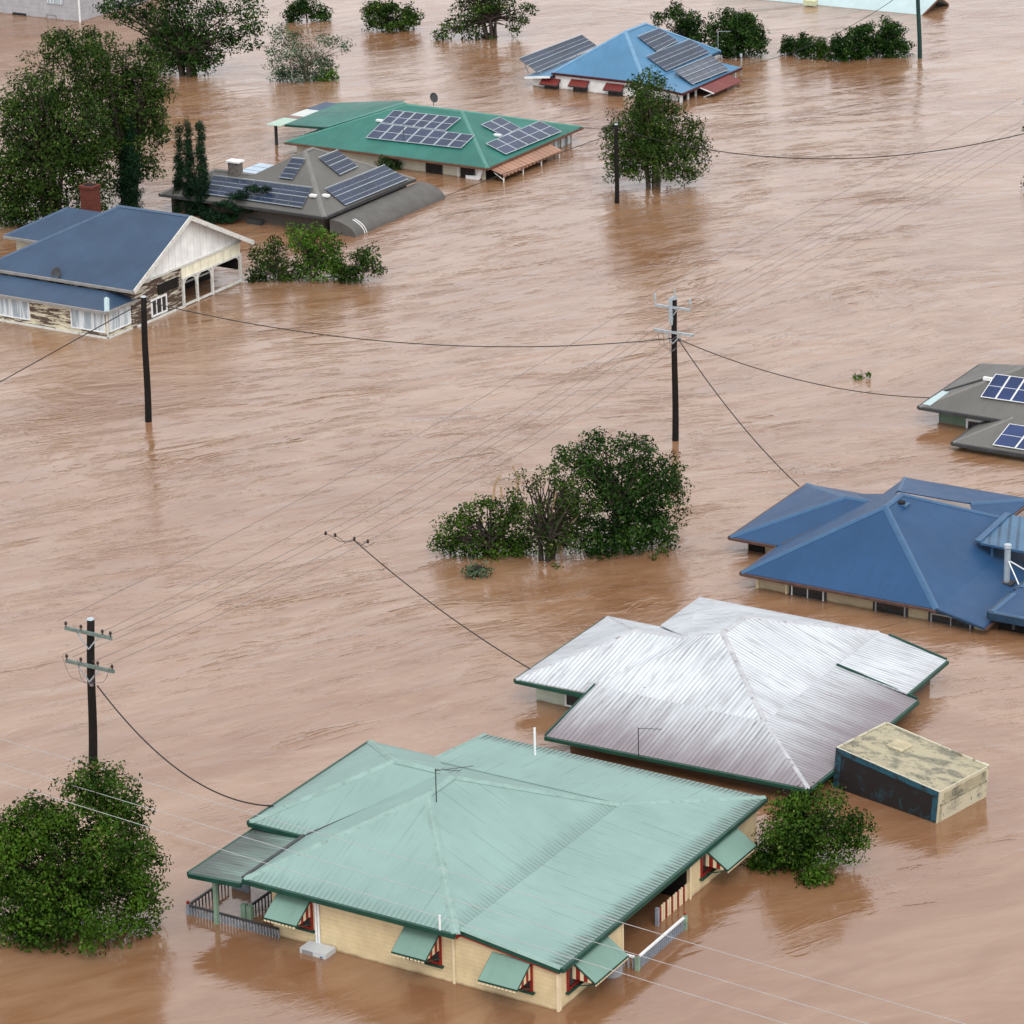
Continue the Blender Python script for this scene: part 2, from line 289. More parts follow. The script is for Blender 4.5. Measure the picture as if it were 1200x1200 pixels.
# ---------------------------------------------------------------- mesh builder
class MB:
    def __init__(s): s.v = []; s.f = []; s.uv = []; s.mi = []
    def poly(s, pts, uv=None, mi=0):
        i = len(s.v); s.v += [tuple(map(float, p)) for p in pts]; s.f.append(tuple(range(i, i+len(pts))))
        s.uv.append(uv if uv else [(p[0], p[1]) for p in pts]); s.mi.append(mi)
    def hexa(s, c, mi=0):   # c: 8 corners, bottom 0-3 ccw, top 4-7
        for q in ((3, 2, 1, 0), (4, 5, 6, 7), (0, 1, 5, 4), (1, 2, 6, 5), (2, 3, 7, 6), (3, 0, 4, 7)):
            s.poly([c[k] for k in q], mi=mi)
    def box(s, x0, x1, y0, y1, z0, z1, mi=0):
        x0, x1 = sorted((x0, x1)); y0, y1 = sorted((y0, y1)); z0, z1 = sorted((z0, z1))
        s.hexa([(x0, y0, z0), (x1, y0, z0), (x1, y1, z0), (x0, y1, z0), (x0, y0, z1), (x1, y0, z1), (x1, y1, z1), (x0, y1, z1)], mi)
    def vbox(s, o, u, n, u0, u1, n0, n1, z0, z1, mi=0):
        o, u, n = map(np.array, (o, u, n))
        c = []
        for z in (z0, z1):
            for a, b in ((u0, n0), (u1, n0), (u1, n1), (u0, n1)): c.append(o+u*a+n*b+np.array([0, 0, z]))
        if np.cross(u, n)[2] < 0: c = [c[i] for i in (3, 2, 1, 0, 7, 6, 5, 4)]
        s.hexa(c, mi)
    def beam(s, p, q, w, h, mi=0, up=(0, 0, 1)):
        p = np.array(p, float); q = np.array(q, float); d = q-p; d /= np.linalg.norm(d)
        side = np.cross(d, up)
        if np.linalg.norm(side) < 1e-3: side = np.cross(d, (0, 1, 0))
        side /= np.linalg.norm(side); u2 = np.cross(side, d)
        c = []
        for e in (p, q):
            c.append([e+side*a*w/2+u2*b*h/2 for a, b in ((-1, -1), (1, -1), (1, 1), (-1, 1))])
        a, b = c
        s.poly(a, mi=mi); s.poly(b[::-1], mi=mi)
        for i in range(4): s.poly([a[i], b[i], b[(i+1) % 4], a[(i+1) % 4]], mi=mi)
    def tube(s, pts, r, n=8, cap=True, mi=0):
        pts = [np.array(p, float) for p in pts]; rs = r if isinstance(r, (list, tuple)) else [r]*len(pts)
        rings = []
        prev = None
        for i, p in enumerate(pts):
            d = pts[min(i+1, len(pts)-1)]-pts[max(i-1, 0)]; d /= (np.linalg.norm(d)+1e-9)
            if prev is None:
                a = np.cross(d, (0, 0, 1)) if abs(d[2]) < .9 else np.cross(d, (1, 0, 0))
            else: a = prev-d*np.dot(prev, d)
            a /= np.linalg.norm(a); prev = a; b = np.cross(d, a)
            rings.append([p+rs[i]*(a*math.cos(2*math.pi*k/n)+b*math.sin(2*math.pi*k/n)) for k in range(n)])
        i0 = len(s.v)
        for rg in rings: s.v += [tuple(map(float, x)) for x in rg]
        for i in range(len(rings)-1):
            for k in range(n):
                k2 = (k+1) % n
                s.f.append((i0+i*n+k, i0+i*n+k2, i0+(i+1)*n+k2, i0+(i+1)*n+k)); s.uv.append([(0, 0)]*4); s.mi.append(mi)
        if cap:
            s.f.append(tuple(i0+k for k in reversed(range(n)))); s.uv.append([(0, 0)]*n); s.mi.append(mi)
            s.f.append(tuple(i0+(len(rings)-1)*n+k for k in range(n))); s.uv.append([(0, 0)]*n); s.mi.append(mi)
    def prism(s, poly, z0, z1, mi=0):
        n = len(poly)
        s.poly([(x, y, z1) for x, y in poly], mi=mi)
        for i in range(n):
            a, b = poly[i], poly[(i+1) % n]
            s.poly([(*a, z0), (*b, z0), (*b, z1), (*a, z1)], mi=mi)
    def build(s, name, mats, parent=None, smooth=False):
        me = bpy.data.meshes.new(name); me.from_pydata(s.v, [], s.f); me.validate()
        if len(me.polygons) == len(s.f):
            uvl = me.uv_layers.new(name='UVMap'); flat = [c for f in s.uv for p in f for c in p[:2]]
            uvl.data.foreach_set('uv', flat); me.polygons.foreach_set('material_index', s.mi)
        if not isinstance(mats, (list, tuple)): mats = [mats]
        for m in mats: me.materials.append(m)
        if smooth: me.polygons.foreach_set('use_smooth', [True]*len(me.polygons))
        me.update()
        o = bpy.data.objects.new(name, me); COL.objects.link(o)
        if parent is not None: o.parent = parent
        return o
def tag(o, label=None, cat=None, group=None, kind=None):
    for k, v in (('label', label), ('category', cat), ('group', group), ('kind', kind)):
        if v: o[k] = v
    return o
def empty(name, loc, rz=0.0):
    o = bpy.data.objects.new(name, None); COL.objects.link(o); o.location = tuple(float(x) for x in loc); o.rotation_euler = (0, 0, rz); o.empty_display_size = .5
    return o

# ---------------------------------------------------------------- water
wm = MB()
wm.poly([(-900, -200, 0), (900, -200, 0), (900, 1800, 0), (-900, 1800, 0)])
tag(wm.build('water', watermat()), 'brown silt laden flood water covering streets and gardens', None, kind='structure')

# ---------------------------------------------------------------- houses
UP = np.array([0, 0, 1.])
class House:
    def __init__(s, name, label, o, cat='house', group='flooded houses'):
        p = P(*o); s.o = np.array([p[0], p[1], 0]); s.root = empty(name, s.o, YAW)
        tag(s.root, label, cat, group)
    def loc(s, p):
        d = np.array(p)-s.o; return np.array([d@A, d@B, d[2]])
    def px(s, x, y, z): return s.loc(P(x, y, z))
    def onp(s, x, y, pl, up=0.0):
        """pixel -> point on plane z = c + ca*a + cb*b (+up)"""
        c, ca, cb = pl; L0 = s.px(x, y, 0); L1 = s.px(x, y, 1)-L0
        z = (c+up+ca*L0[0]+cb*L0[1])/(1-ca*L1[0]-cb*L1[1])
        return L0+L1*z
    def wld(s, p): return s.o+A*p[0]+B*p[1]+UP*p[2]
    def roof(s, polys, mat, th=.05, name='roof', parent=None):
        m = MB(); edges = {}
        for P_ in polys:
            pts = [np.array(p, float) for p in P_]
            nrm = np.zeros(3)
            for i in range(len(pts)): nrm += np.cross(pts[i], pts[(i+1) % len(pts)])
            if nrm[2] < 0: pts = pts[::-1]; nrm = -nrm
            nrm /= np.linalg.norm(nrm)
            u = np.cross(UP, nrm); u = u/np.linalg.norm(u) if np.linalg.norm(u) > 1e-3 else np.array([1, 0, 0])
            v = np.cross(nrm, u); v0 = min(float(p@v) for p in pts)
            m.poly(pts, uv=[(float(p@u), float(p@v)-v0) for p in pts])
            m.poly([p-UP*th for p in pts[::-1]])
            for i in range(len(pts)):
                a, b = tuple(np.round(pts[i], 3)), tuple(np.round(pts[(i+1) % len(pts)], 3))
                if (b, a) in edges: del edges[(b, a)]
                else: edges[(a, b)] = 1
        for a, b in edges:
            a = np.array(a); b = np.array(b)
            m.poly([a-UP*th, b-UP*th, b, a])
        return m.build(name, mat, parent or s.root)
    def gutter(s, p, q, mat, h=.16, w=.12, out=(0, 0), drop=.09, name='gutter', parent=None):
        m = MB(); o = np.array([out[0], out[1], 0])*w*.5
        m.beam(np.array(p)+o-UP*drop, np.array(q)+o-UP*drop, w, h); return m.build(name, mat, parent or s.root)
    def cap(s, p, q, mat, w=.34, drop=.045, rise=.04, name='ridge_cap'):
        p = np.array(p, float); q = np.array(q, float); d = q-p; dh = np.array([d[0], d[1], 0]); dh /= np.linalg.norm(dh); sd = np.array([-dh[1], dh[0], 0])
        m = MB(); sec = [(-w/2, -drop), (-w*.12, rise), (w*.12, rise), (w/2, -drop)]
        a = [p+sd*x+UP*z for x, z in sec]; b = [q+sd*x+UP*z for x, z in sec]
        for i in range(3): m.poly([a[i+1], a[i], b[i], b[i+1]])
        m.poly(a); m.poly(b[::-1]); return m.build(name, mat, s.root)
    def wall(s, poly, z0, z1, mat, name='wall'):
        m = MB(); m.prism(poly, z0, z1); return m.build(name, mat, s.root)
    def window(s, o, u, n, w_, z0, z1, frame, pane, bars=1, t=.07, sill=None, label=None, trans=0):
        """o on the wall plane; u along, n outward"""
        f = MB(); o = (o[0], o[1], 0)
        f.vbox(o, u, n, 0, t, 0, .06, z0, z1); f.vbox(o, u, n, w_-t, w_, 0, .06, z0, z1)
        f.vbox(o, u, n, t, w_-t, 0, .06, z1-t, z1); f.vbox(o, u, n, t, w_-t, 0, .06, z0, z0+t)
        for k in range(bars):
            c = w_*(k+1)/(bars+1); f.vbox(o, u, n, c-t*.35, c+t*.35, 0, .05, z0+t, z1-t)
        fo = f.build('window', frame, s.root)
        if label: fo['label'] = label
        p = MB(); p.vbox(o, u, n, t, w_-t, 0, .02, z0+t, z1-t); p.build('pane', pane, fo)
        if sill:
            q = MB(); q.vbox(o, u, n, -.08, w_+.08, 0, .14, z0-.07, z0-.003); q.build('sill', sill, fo)
        return fo
    def hood(s, o, u, n, w_, zt, out, drop, mat, trim, stripes=True):
        """sloping metal window awning"""
        o = np.array([o[0], o[1], 0.]); u = np.array(u, float); n = np.array(n, float)
        a0 = o+UP*zt+n*.02; a1 = a0+u*w_; b1 = a1+n*out-UP*drop; b0 = a0+n*out-UP*drop
        r = s.roof([[a0, a1, b1, b0]], mat, .03, 'awning')
        k = MB(); k.beam(b0-UP*.03, b1-UP*.03, .05, .06); k.beam(a0-UP*.05, b0-UP*.05, .04, .05); k.beam(a1-UP*.05, b1-UP*.05, .04, .05)
        for f in (0, 1):
            e = o+u*(w_*f)+n*.03+UP*(zt-drop*1.6); k.beam(e, (b0 if f == 0 else b1)-UP*.05, .03, .03)
        k.build('awning_frame', trim, r)
        if stripes:
            for f in (0, 1):
                m = MB(); nn = 6
                for i in range(nn):
                    t0, t1 = i/nn, (i+1)/nn
                    e = o+u*(w_*(f*.985+.005))
                    za, zb = zt-drop*t0-.06, zt-drop*t1-.06; zl = zt-drop-.06
                    if zb-zl < .01: zb = zl+.01
                    q0 = e+n*(out*t0+.01); q1 = e+n*(out*t1)
                    m.poly([q0+UP*zl, q1+UP*zl, q1+UP*zb, q0+UP*za], mi=i % 2)
                m.build('side_panel', [M['creamtrim'], M['redtrim']], r)
            v = MB(); nn = max(4, int(w_/.14))
            for i in range(nn):
                t0, t1 = i/nn, (i+.72)/nn
                v.vbox(b0-UP*(b0[2]), u, n, w_*t0, w_*t1, 0, .012, b0[2]-.14, b0[2]-.06)
            v.build('valance', M['creamtrim'], r)
        return r
    def panels(s, c, nx, ny, cell, frame, gap=.03, lift=.10, fw=.035, nudge=0):
        """c: four corners tl,tr,br,bl on the roof plane"""
        tl, tr, br, bl = [np.array(p, float) for p in c]
        n = np.cross(bl-tl, tr-tl); n = n/np.linalg.norm(n); n = n if n[2] > 0 else -n
        def Q(a, b): return (tl*(1-a)+tr*a)*(1-b)+(bl*(1-a)+br*a)*b+n*lift
        W = np.linalg.norm(tr-tl)/nx; Hh = np.linalg.norm(bl-tl)/ny
        for j in range(ny):
            for i in range(nx):
                ga, gb = gap/2/W/nx, gap/2/Hh/ny
                a0, a1, b0, b1 = i/nx+ga, (i+1)/nx-ga, j/ny+gb, (j+1)/ny-gb
                fa, fb = fw/W/nx, fw/Hh/ny
                m = MB(); o4 = [Q(a0, b0), Q(a1, b0), Q(a1, b1), Q(a0, b1)]
                i4 = [Q(a0+fa, b0+fb), Q(a1-fa, b0+fb), Q(a1-fa, b1-fb), Q(a0+fa, b1-fb)]
                for k in range(4):
                    k2 = (k+1) % 4; m.poly([o4[k], o4[k2], i4[k2], i4[k]][::-1], mi=0)
                    m.poly([o4[k], o4[k2], o4[k2]-n*.04, o4[k]-n*.04], mi=0)
                m.poly([p-n*.04 for p in o4], mi=0)
                m.poly([p-n*.004 for p in (i4[3], i4[2], i4[1], i4[0])], uv=[(0, 0), (1, 0), (1, 1), (0, 1)], mi=1)
                m.build('solar_panel', [frame, cell], s.root)
    def rails(s, c, mat, k=2, lift=.05):
        tl, tr, br, bl = [np.array(p, float) for p in c]; m = MB()
        for i in range(k):
            t = .25+.5*i/max(1, k-1); m.beam(tl*(1-t)+bl*t+UP*lift, tr*(1-t)+br*t+UP*lift, .05, .05)
        return m.build('mounting_rail', mat, s.root)
    def whirly(s, p, mat, r=.2):
        m = MB(); x, y, z = p
        prof = [(r*.6, 0), (r*.6, r*.9), (r*.95, r*1.2), (r*1.15, r*1.8), (r*.95, r*2.4), (r*.35, r*2.75)]
        m.tube([(x, y, z-.1+q[1]) for q in [(0, 0)]+[(a, b) for a, b in prof]], [prof[0][0]]+[a for a, b in prof], 12)
        return m.build('roof_vent', mat, s.root, True)
    def mast(s, p, h, mat, arms=True, r=.02, lean=(0, 0)):
        m = MB(); p = np.array(p, float); t = p+UP*h+np.array([lean[0], lean[1], 0]); m.tube([p, t], r, 6)
        if arms:
            m.tube([t-UP*.03, t-UP*.03+np.array([.9, .25, .05])], .012, 5)
            for k in (.25, .5, .75, .95): m.tube([t+np.array([.9*k, .25*k-.2, 0]), t+np.array([.9*k, .25*k+.2, 0])], .008, 4)
        return m.build('antenna', mat, s.root)
def pipe(s, p, h, r, mat, name='vent_pipe'):
    m = MB(); m.tube([p, (p[0], p[1], p[2]+h)], r, 8); return m.build(name, mat, s.root)
def dish(s, p, r, mat, face=(-.3, -.8, .45)):
    root = np.array(p, float); m = MB(); n = np.array(face, float); n /= np.linalg.norm(n)
    a = np.cross(n, UP); a /= np.linalg.norm(a); b = np.cross(a, n); c = root+UP*.55
    rr = [0, .5, .8, 1]; rings = []
    for q in rr: rings.append([c+n*(.22*r*q*q)+r*q*(a*math.cos(t)+b*math.sin(t)) for t in np.linspace(0, 2*math.pi, 15)[:-1]])
    for i in range(3):
        for k in range(14):
            k2 = (k+1) % 14
            if i == 0: m.poly([rings[0][0], rings[1][k], rings[1][k2]])
            else: m.poly([rings[i][k], rings[i+1][k], rings[i+1][k2], rings[i][k2]])
            if i: m.poly([rings[i][k2]-n*.015, rings[i+1][k2]-n*.015, rings[i+1][k]-n*.015, rings[i][k]-n*.015])
    m.tube([root, c-n*.02], .025, 6); m.tube([c-b*r*.8, c+n*r*.9], .012, 5); m.tube([c+n*r*.9, c+n*r*1.05], .04, 6)
    return m.build('satellite_dish', mat, s.root)

u_A, u_B = (1, 0, 0), (0, 1, 0); n_f, n_r = (0, -1, 0), (1, 0, 0)

# ---- 1: mint green roofed house, foreground
h = House('weatherboard_house', 'cream weatherboard house under mint green metal roof with green window awnings', (534, 1094, 2.2))
E_, K = 2.2, 4.3
R1 = (-4.4, 5.3, K); R2 = (-4.4, 7.0, K)
main = [[(-8.85, 0, E_), (0, 0, E_), R1], [(0, 0, E_), (0, 11.7, E_), R2, R1], [(0, 11.7, E_), (-8.85, 11.7, E_), R2], [(-8.85, 11.7, E_), (-8.85, 0, E_), R1, R2]]
rf = h.roof(main, M['mint'])
h.roof([[(.0, .32, E_+.035), (3.95, .32, 1.73), (3.95, 15.7, 1.73), (0, 11.7, E_+.035)], [(0, 11.7, E_+.035), (3.95, 15.7, 1.73), (-8.3, 15.7, 1.73), (-8.3, 11.7, E_+.035)]], M['mint_low'])
ap = (-7.55, 8.05, 3.85)
h.roof([[(-11.35, 3.95, E_-.01), (-8.8, 3.95, E_-.01), (-5.0, 8.05, 3.85), ap], [(-11.35, 12.15, E_-.01), (-11.35, 3.95, E_-.01), ap], [(-8.5, 12.15, E_-.01), (-11.35, 12.15, E_-.01), ap, (-5.0, 8.05, 3.85)]], M['mint'])
h.roof([[(-11.15, -.1, 1.93), (-8.85, -.1, 2.08), (-8.85, 4.05, 2.08), (-11.15, 4.05, 1.93)]], M['mint_dirty'], .04, 'verandah_roof')
for p, q in (((-8.85, 0, E_), R1), ((0, 0, E_), R1), (R1, R2), (R2, (0, 11.7, E_)), ((0, 11.7, E_+.03), (3.95, 15.7, 1.74)), ((-11.35, 3.95, E_), ap), ((-11.35, 12.15, E_), ap), (ap, (-5.2, 8.05, 3.85))):
    h.cap(p, q, M['greencap'])
h.cap((-8.3, 11.7, E_+.04), (-8.3, 15.7, 1.74), M['greencap'], .2)
h.cap((0.02, .32, E_+.05), (3.95, .32, 1.745), M['greencap'], .16)
m = MB()
for q0, q1 in (((-8.87, .0, E_+.03), (-8.87, 3.9, E_+.03)), ((-8.8, 3.95, E_+.02), (-5.3, 7.75, 3.76))): m.beam(q0, q1, .13, .06)
m.build('valley_flashing', M['darkgrey'], h.root)
for p, q, o in (((-8.85, 0, E_), (0, 0, E_), (0, -1)), ((3.95, .32, 1.73), (3.95, 15.7, 1.73), (1, 0)), ((-11.35, 3.95, E_), (-8.85, 3.95, E_), (0, -1)), ((-11.35, 3.95, E_), (-11.35, 12.15, E_), (-1, 0)), ((-11.15, -.1, 1.93), (-8.85, -.1, 2.08), (0, -1)), ((-11.15, -.1, 1.93), (-11.15, 4, 1.93), (-1, 0))):
    h.gutter(p, q, M['dkgreen'], .17, .12, o)
h.gutter((0, .32, E_+.03), (3.95, .32, 1.73), M['dkgreen'], .2, .05, (0, -1), .11, 'barge_board')
m = MB(); m.beam((0, .30, E_-.2), (3.85, .30, 1.73-.2), .05, .08); m.beam((-.02, .05, E_-.16), (-.02, .33, E_-.16), .05, .16); m.beam((-10.9, -.06, 1.82), (-8.9, -.06, 1.96), .04, .05); m.build('fascia_trim', M['redtrim'], h.root)
h.wall([(-7.95, .42), (0, .42), (0, 11.4), (-7.95, 11.4)], -1.5, 2.12, M['cream'])
m = MB()   # right hand section follows the falling roof
wp = [(0, .42), (3.8, .42), (3.8, 4.9), (0, 4.9)]
def wall_slope(m, poly, z0, zf):
    zf0 = zf; zf = lambda a, b=0: min(zf0(a), 2.12-.125*max(0, b-11.7))
    n = len(poly); m.poly([(x, y, zf(x, y)) for x, y in poly])
    for i in range(n):
        a, b = poly[i], poly[(i+1) % n]; m.poly([(*a, z0), (*b, z0), (*b, zf(*b)), (*a, zf(*a))])
zr = lambda a: E_-.06-.119*max(a, 0)
wall_slope(m, wp, -1.5, zr); m.build('wall', M['cream'], h.root)
m = MB(); wall_slope(m, [(0, 9.9), (3.8, 9.9), (3.8, 15.3), (0, 15.3)], -1.5, zr); m.build('wall', M['cream'], h.root)
h.wall([(-8.2, 11.4), (0, 11.4), (0, 15.3), (-8.2, 15.3)], -1.5, 1.7, M['cream'])
h.wall([(-10.9, 4.6), (-7.9, 4.6), (-7.9, 11.7), (-10.9, 11.7)], -1.5, 2.1, M['cream'])
m = MB(); m.box(2.3, 2.38, 4.95, 9.85, -1, 1.78); m.box(2.38, 3.7, 9.84, 9.89, -1, 1.7); m.box(2.38, 3.7, 4.91, 4.96, -1, 1.7); m.build('shade_wall', M['black'], h.root)  # black sheets added as painted shade under the right hand roof
m = MB()   # corner boards and joints
for x, y in ((-.35, .40), (3.79, .405)): m.box(x-.05, x+.05, y-.04, y, -1, zr(x)-.02)
m.box(3.8, 3.83, .42, .56, -1, 1.65); m.box(3.8, 3.84, 4.82, 4.92, -1, 1.6); m.box(3.8, 3.84, 9.88, 10.0, -1, 1.6)
m.build('corner_board', M['creamtrim'], h.root)
for (a, w_, z0, z1, side) in ((-7.55, 1.35, .62, 1.75, 0), (-2.2, 1.35, .58, 1.75, 0), (1.3, 1.5, .5, 1.55, 0)):
    h.window((a, .42), u_A, n_f, w_, z0, z1, M['redtrim'], M['glass'], 2, .09, M['dkgreen'])
    h.hood((a-.08, .40), u_A, n_f, w_+.02, z1+.08, .95, .62, M['mint_awn'], M['dkgreen'])
for (b, w_, z0, z1) in ((.95, 1.75, .5, 1.4), (10.75, 1.75, .5, 1.4)):
    h.window((3.8, b), u_B, n_r, w_, z0, z1, M['redtrim'], M['glass'], 2, .09, M['dkgreen'])
    h.hood((3.82, b+.35), u_B, n_r, w_+.55, z1+.1, .9, .6, M['mint_awn'], M['dkgreen'])
m = MB()
for q in (0, .11): m.tube([(-6.05+q, .36, 2.0), (-6.05+q, .36, -.5)], .045, 8)
m.build('downpipe', M['whitetrim'], h.root)
# air conditioner on its bracket, just above the river
m = MB(); m.box(-6.35, -5.25, -.28, .36, -.12, .2); ac = m.build('air_conditioner', M['plate'], h.root)
m = MB(); m.box(-6.25, -5.8, -.295, -.28, -.1, .16); m.box(-5.5, -5.38, -.29, -.28, .02, .07, 1); m.build('fan_grille', [M['greyfascia'], M['bluecap']], ac)
# left verandah: posts, rails, battens
def rail(h, p, q, zt, zb, mat, topmat, step=.13, wt=.05, solid=False):
    p = np.array([*p, 0.]); q = np.array([*q, 0.]); L = np.linalg.norm(q-p); m = MB()
    m.beam(p+UP*zt, q+UP*zt, .09, .06)
    r = m.build('railing', topmat, h.root); m = MB(); n = int(L/step); d = (q-p)/L
    for i in range(n+1):
        c = p+d*(L*i/n); m.beam(c+UP*(zt-.03), c+UP*zb, wt, .03, up=d)
    m.build('baluster', mat, r)['kind'] = 'stuff' if n > 100 else 'part'
    return r
zR = .38
def rail2(p, q, zt=.38, mt='greyrail', tt='darkrail', step=.13, wt=.09):
    p = np.array([*p, 0.]); q = np.array([*q, 0.]); L = np.linalg.norm(q-p); m = MB(); d = (q-p)/L; n = max(2, int(L/step))
    m.beam(p+UP*zt, q+UP*zt, .09, .06); r = m.build('railing', M[tt], h.root)
    m = MB()
    for i in range(n+1):
        c = p+d*(L*i/n); m.beam(c+UP*(zt-.03), c-UP*.6, .03, wt, up=(d[0], d[1], 0) if False else (-d[1], d[0], 0))
    m.build('slats', M[mt], r); return r
rail2((-11.55, .25), (-7.6, .25)); rail2((-11.55, .3), (-11.55, 2.7), .38, 'darkrail', 'darkrail', .2, .04); rail2((-9.4, 1.2), (-9.4, 3.6), .5, 'darkrail', 'darkrail', .2, .04)
m = MB(); m.box(-11.62, -11.5, .18, .3, -.8, .42); m.box(-11.4, -10.6, 2.7, 2.78, -.6, .42); m.build('railing_post', M['greyrail'], h.root)
m = MB(); m.box(-9.75, -9.55, .95, 1.15, -.8, .52); m.box(-9.5, -9.3, .95, 1.15, -.8, .52); m.build('railing_post', M['greentrim'], h.root)
m = MB(); m.box(-11.6, -11.52, .2, .28, .42, .54); m.build('post_knob', M['redtrim'], h.root)
m = MB(); m.box(-10.3, -10.16, .08, .22, -.8, 1.85); m.build('verandah_post', M['greentrim'], h.root)
# right: side gate fence, pickets
rail2((4.72, 4.3), (4.72, 7.75), .47, 'greyrail', 'whitetrim', .15, .1); rail2((4.0, 4.3), (4.72, 4.3), .47, 'greyrail', 'whitetrim', .15, .1)
m = MB(); m.box(4.66, 4.8, 4.2, 4.34, -.8, .56); m.box(4.66, 4.8, 7.72, 7.86, -.8, .56); m.build('fence_post', M['greentrim'], h.root)
m = MB(); m.box(4.69, 4.77, 4.23, 4.31, .56, .62); m.box(4.69, 4.77, 7.75, 7.83, .56, .62); m.build('post_knob', M['redtrim'], h.root)
m = MB()
for i in range(15): m.box(3.70, 3.74, 7.75+i*.15, 7.86+i*.15, -.6, .62+.02*(i % 3), 1 if i % 3 == 0 else 0)
m.build('picket_screen', [M['creamtrim'], M['redtrim']], h.root)
m = MB(); m.box(3.68, 3.8, 7.5, 7.62, -.8, .7); m.build('fence_post', M['greyrail'], h.root)
h.mast((-3.95, 5.2, 4.12), 1.3, M['darkrail']); m = MB(); m.tube([(-3.95, 5.2, 5.35), (-2.9, 6.1, 5.4)], .012, 5); m.build('antenna_boom', M['darkrail'], h.root)
pipe(h, h.px(627, 885, 1.88), 1.15, .045, M['whitetrim']); pipe(h, (-.62, -.02, 2.0), .75, .04, M['whitetrim'])
GREEN = h
# water tank
tp = P(716, 1140, 0); e = empty('water_tank', tp); tag(e, 'round grey water tank beside the end wall of the mint roofed house', 'water tank')
m = MB(); m.tube([(0, 0, -1), (0, 0, .7), (0, 0, .78)], [.42, .42, .38], 24); m.build('tank_body', M['tank'], e, True)
m = MB(); m.tube([(0, 0, .78), (0, 0, .82)], .2, 16); m.build('lid', M['greyfascia'], e)

# ---- 2: zinc roofed house
h = House('tin_roof_house', 'house sunk to its eaves under a rust streaked white corrugated roof', (948, 924, .75))
E_, K = 1.43, 3.0
ax, bx = -3.6, 3.45      # corner where the pitch breaks
R1 = (-7.65, 7.6, K); R2 = (-7.65, 9.55, K); lx, by = -12.15, 14.15
lo = .75
J = (-9.2, 7.4, 2.56)
h.roof([[(-11.45, bx, E_), (ax, bx, E_), R1, J], [(ax, bx, E_), (ax, by, E_), R2, R1], [(ax, by, E_), (lx, by, E_), R2], [(lx, by, E_), (lx, 10.6, E_-.05), J], [(lx, by, E_), J, R1, R2]], M['zinc'])
h.roof([[(-11.45, bx, E_+.01), (-11.45, -.5, lo), (0, 0, lo), (ax, bx, E_+.01)], [(ax, bx, E_+.01), (0, 0, lo), (.15, 9.72, lo), (ax, 10.0, E_+.01)]], M['zinc_low'])
h.roof([[(ax, 9.95, E_-.02), (-.3, 9.72, .95), (-.3, 13.7, .95), (ax+.45, by, E_-.08), (ax, by, E_-.02)]], M['zinc'])
ap = (-11.5, 7.2, 2.5)
h.roof([[(-14.9, 3.1, 1.17), (-11.4, 3.1, 1.24), (-11.4, bx+.05, E_-.01), J, ap], [(-14.9, 10.9, 1.17), (-14.9, 3.1, 1.17), ap], [(-11.4, 10.9, 1.17), (-14.9, 10.9, 1.17), ap, J]], M['zinc'])
for p, q in (((0, 0, lo), (ax, bx, E_)), ((ax, bx, E_), R1), (R1, R2), ((-14.9, 3.1, 1.15), ap), ((-14.9, 10.9, 1.15), ap), (ap, J), (J, R1), (R2, (ax, by, E_))):
    h.cap(p, q, M['zinccap'], .28, .045, .025)
for p, q, o in (((-11.4, -.5, lo), (0, 0, lo), (0, -1)), ((0, 0, lo), (.15, 9.72, lo), (1, 0)), ((-.3, 9.72, .95), (-.3, 13.7, .95), (1, 0)), ((-14.9, 3.1, 1.15), (-11.4, 3.1, 1.15), (0, -1)), ((-14.9, 3.1, 1.15), (-14.9, 10.9, 1.15), (-1, 0))):
    h.gutter(p, q, M['dkgreen'] if o != (1, 0) else M['dkgreen'], .14, .11, o)
for p, q in (((-11.4, bx+.1, E_), (-11.4, -.5, lo)), ((ax, 10.0, E_+.02), (.15, 9.75, lo+.02)), ((-.3, 13.7, .95), (ax+.45, by, E_-.08))):
    h.gutter(p, q, M['dkgreen'], .14, .06, (0, 0), -.01, 'barge_board')
h.wall([(-14.4, 3.9), (-11.0, 3.9), (-11.0, 10.5), (-14.4, 10.5)], -1.5, 1.1, M['mintwall'])
h.wall([(-10.9, .6), (-.8, .6), (-.8, 13.2), (-10.9, 13.2)], -1.5, .72, M['greywall'])
h.window((-13.0, 3.9), u_A, n_f, 1.5, .05, .72, M['whitetrim'], M['glass'], 1)
h.whirly((-7.6, 9.6, 2.95), M['galv'], .24)
h.mast((-7.2, -.45, .72), 1.25, M['darkrail'])
WHITE = h

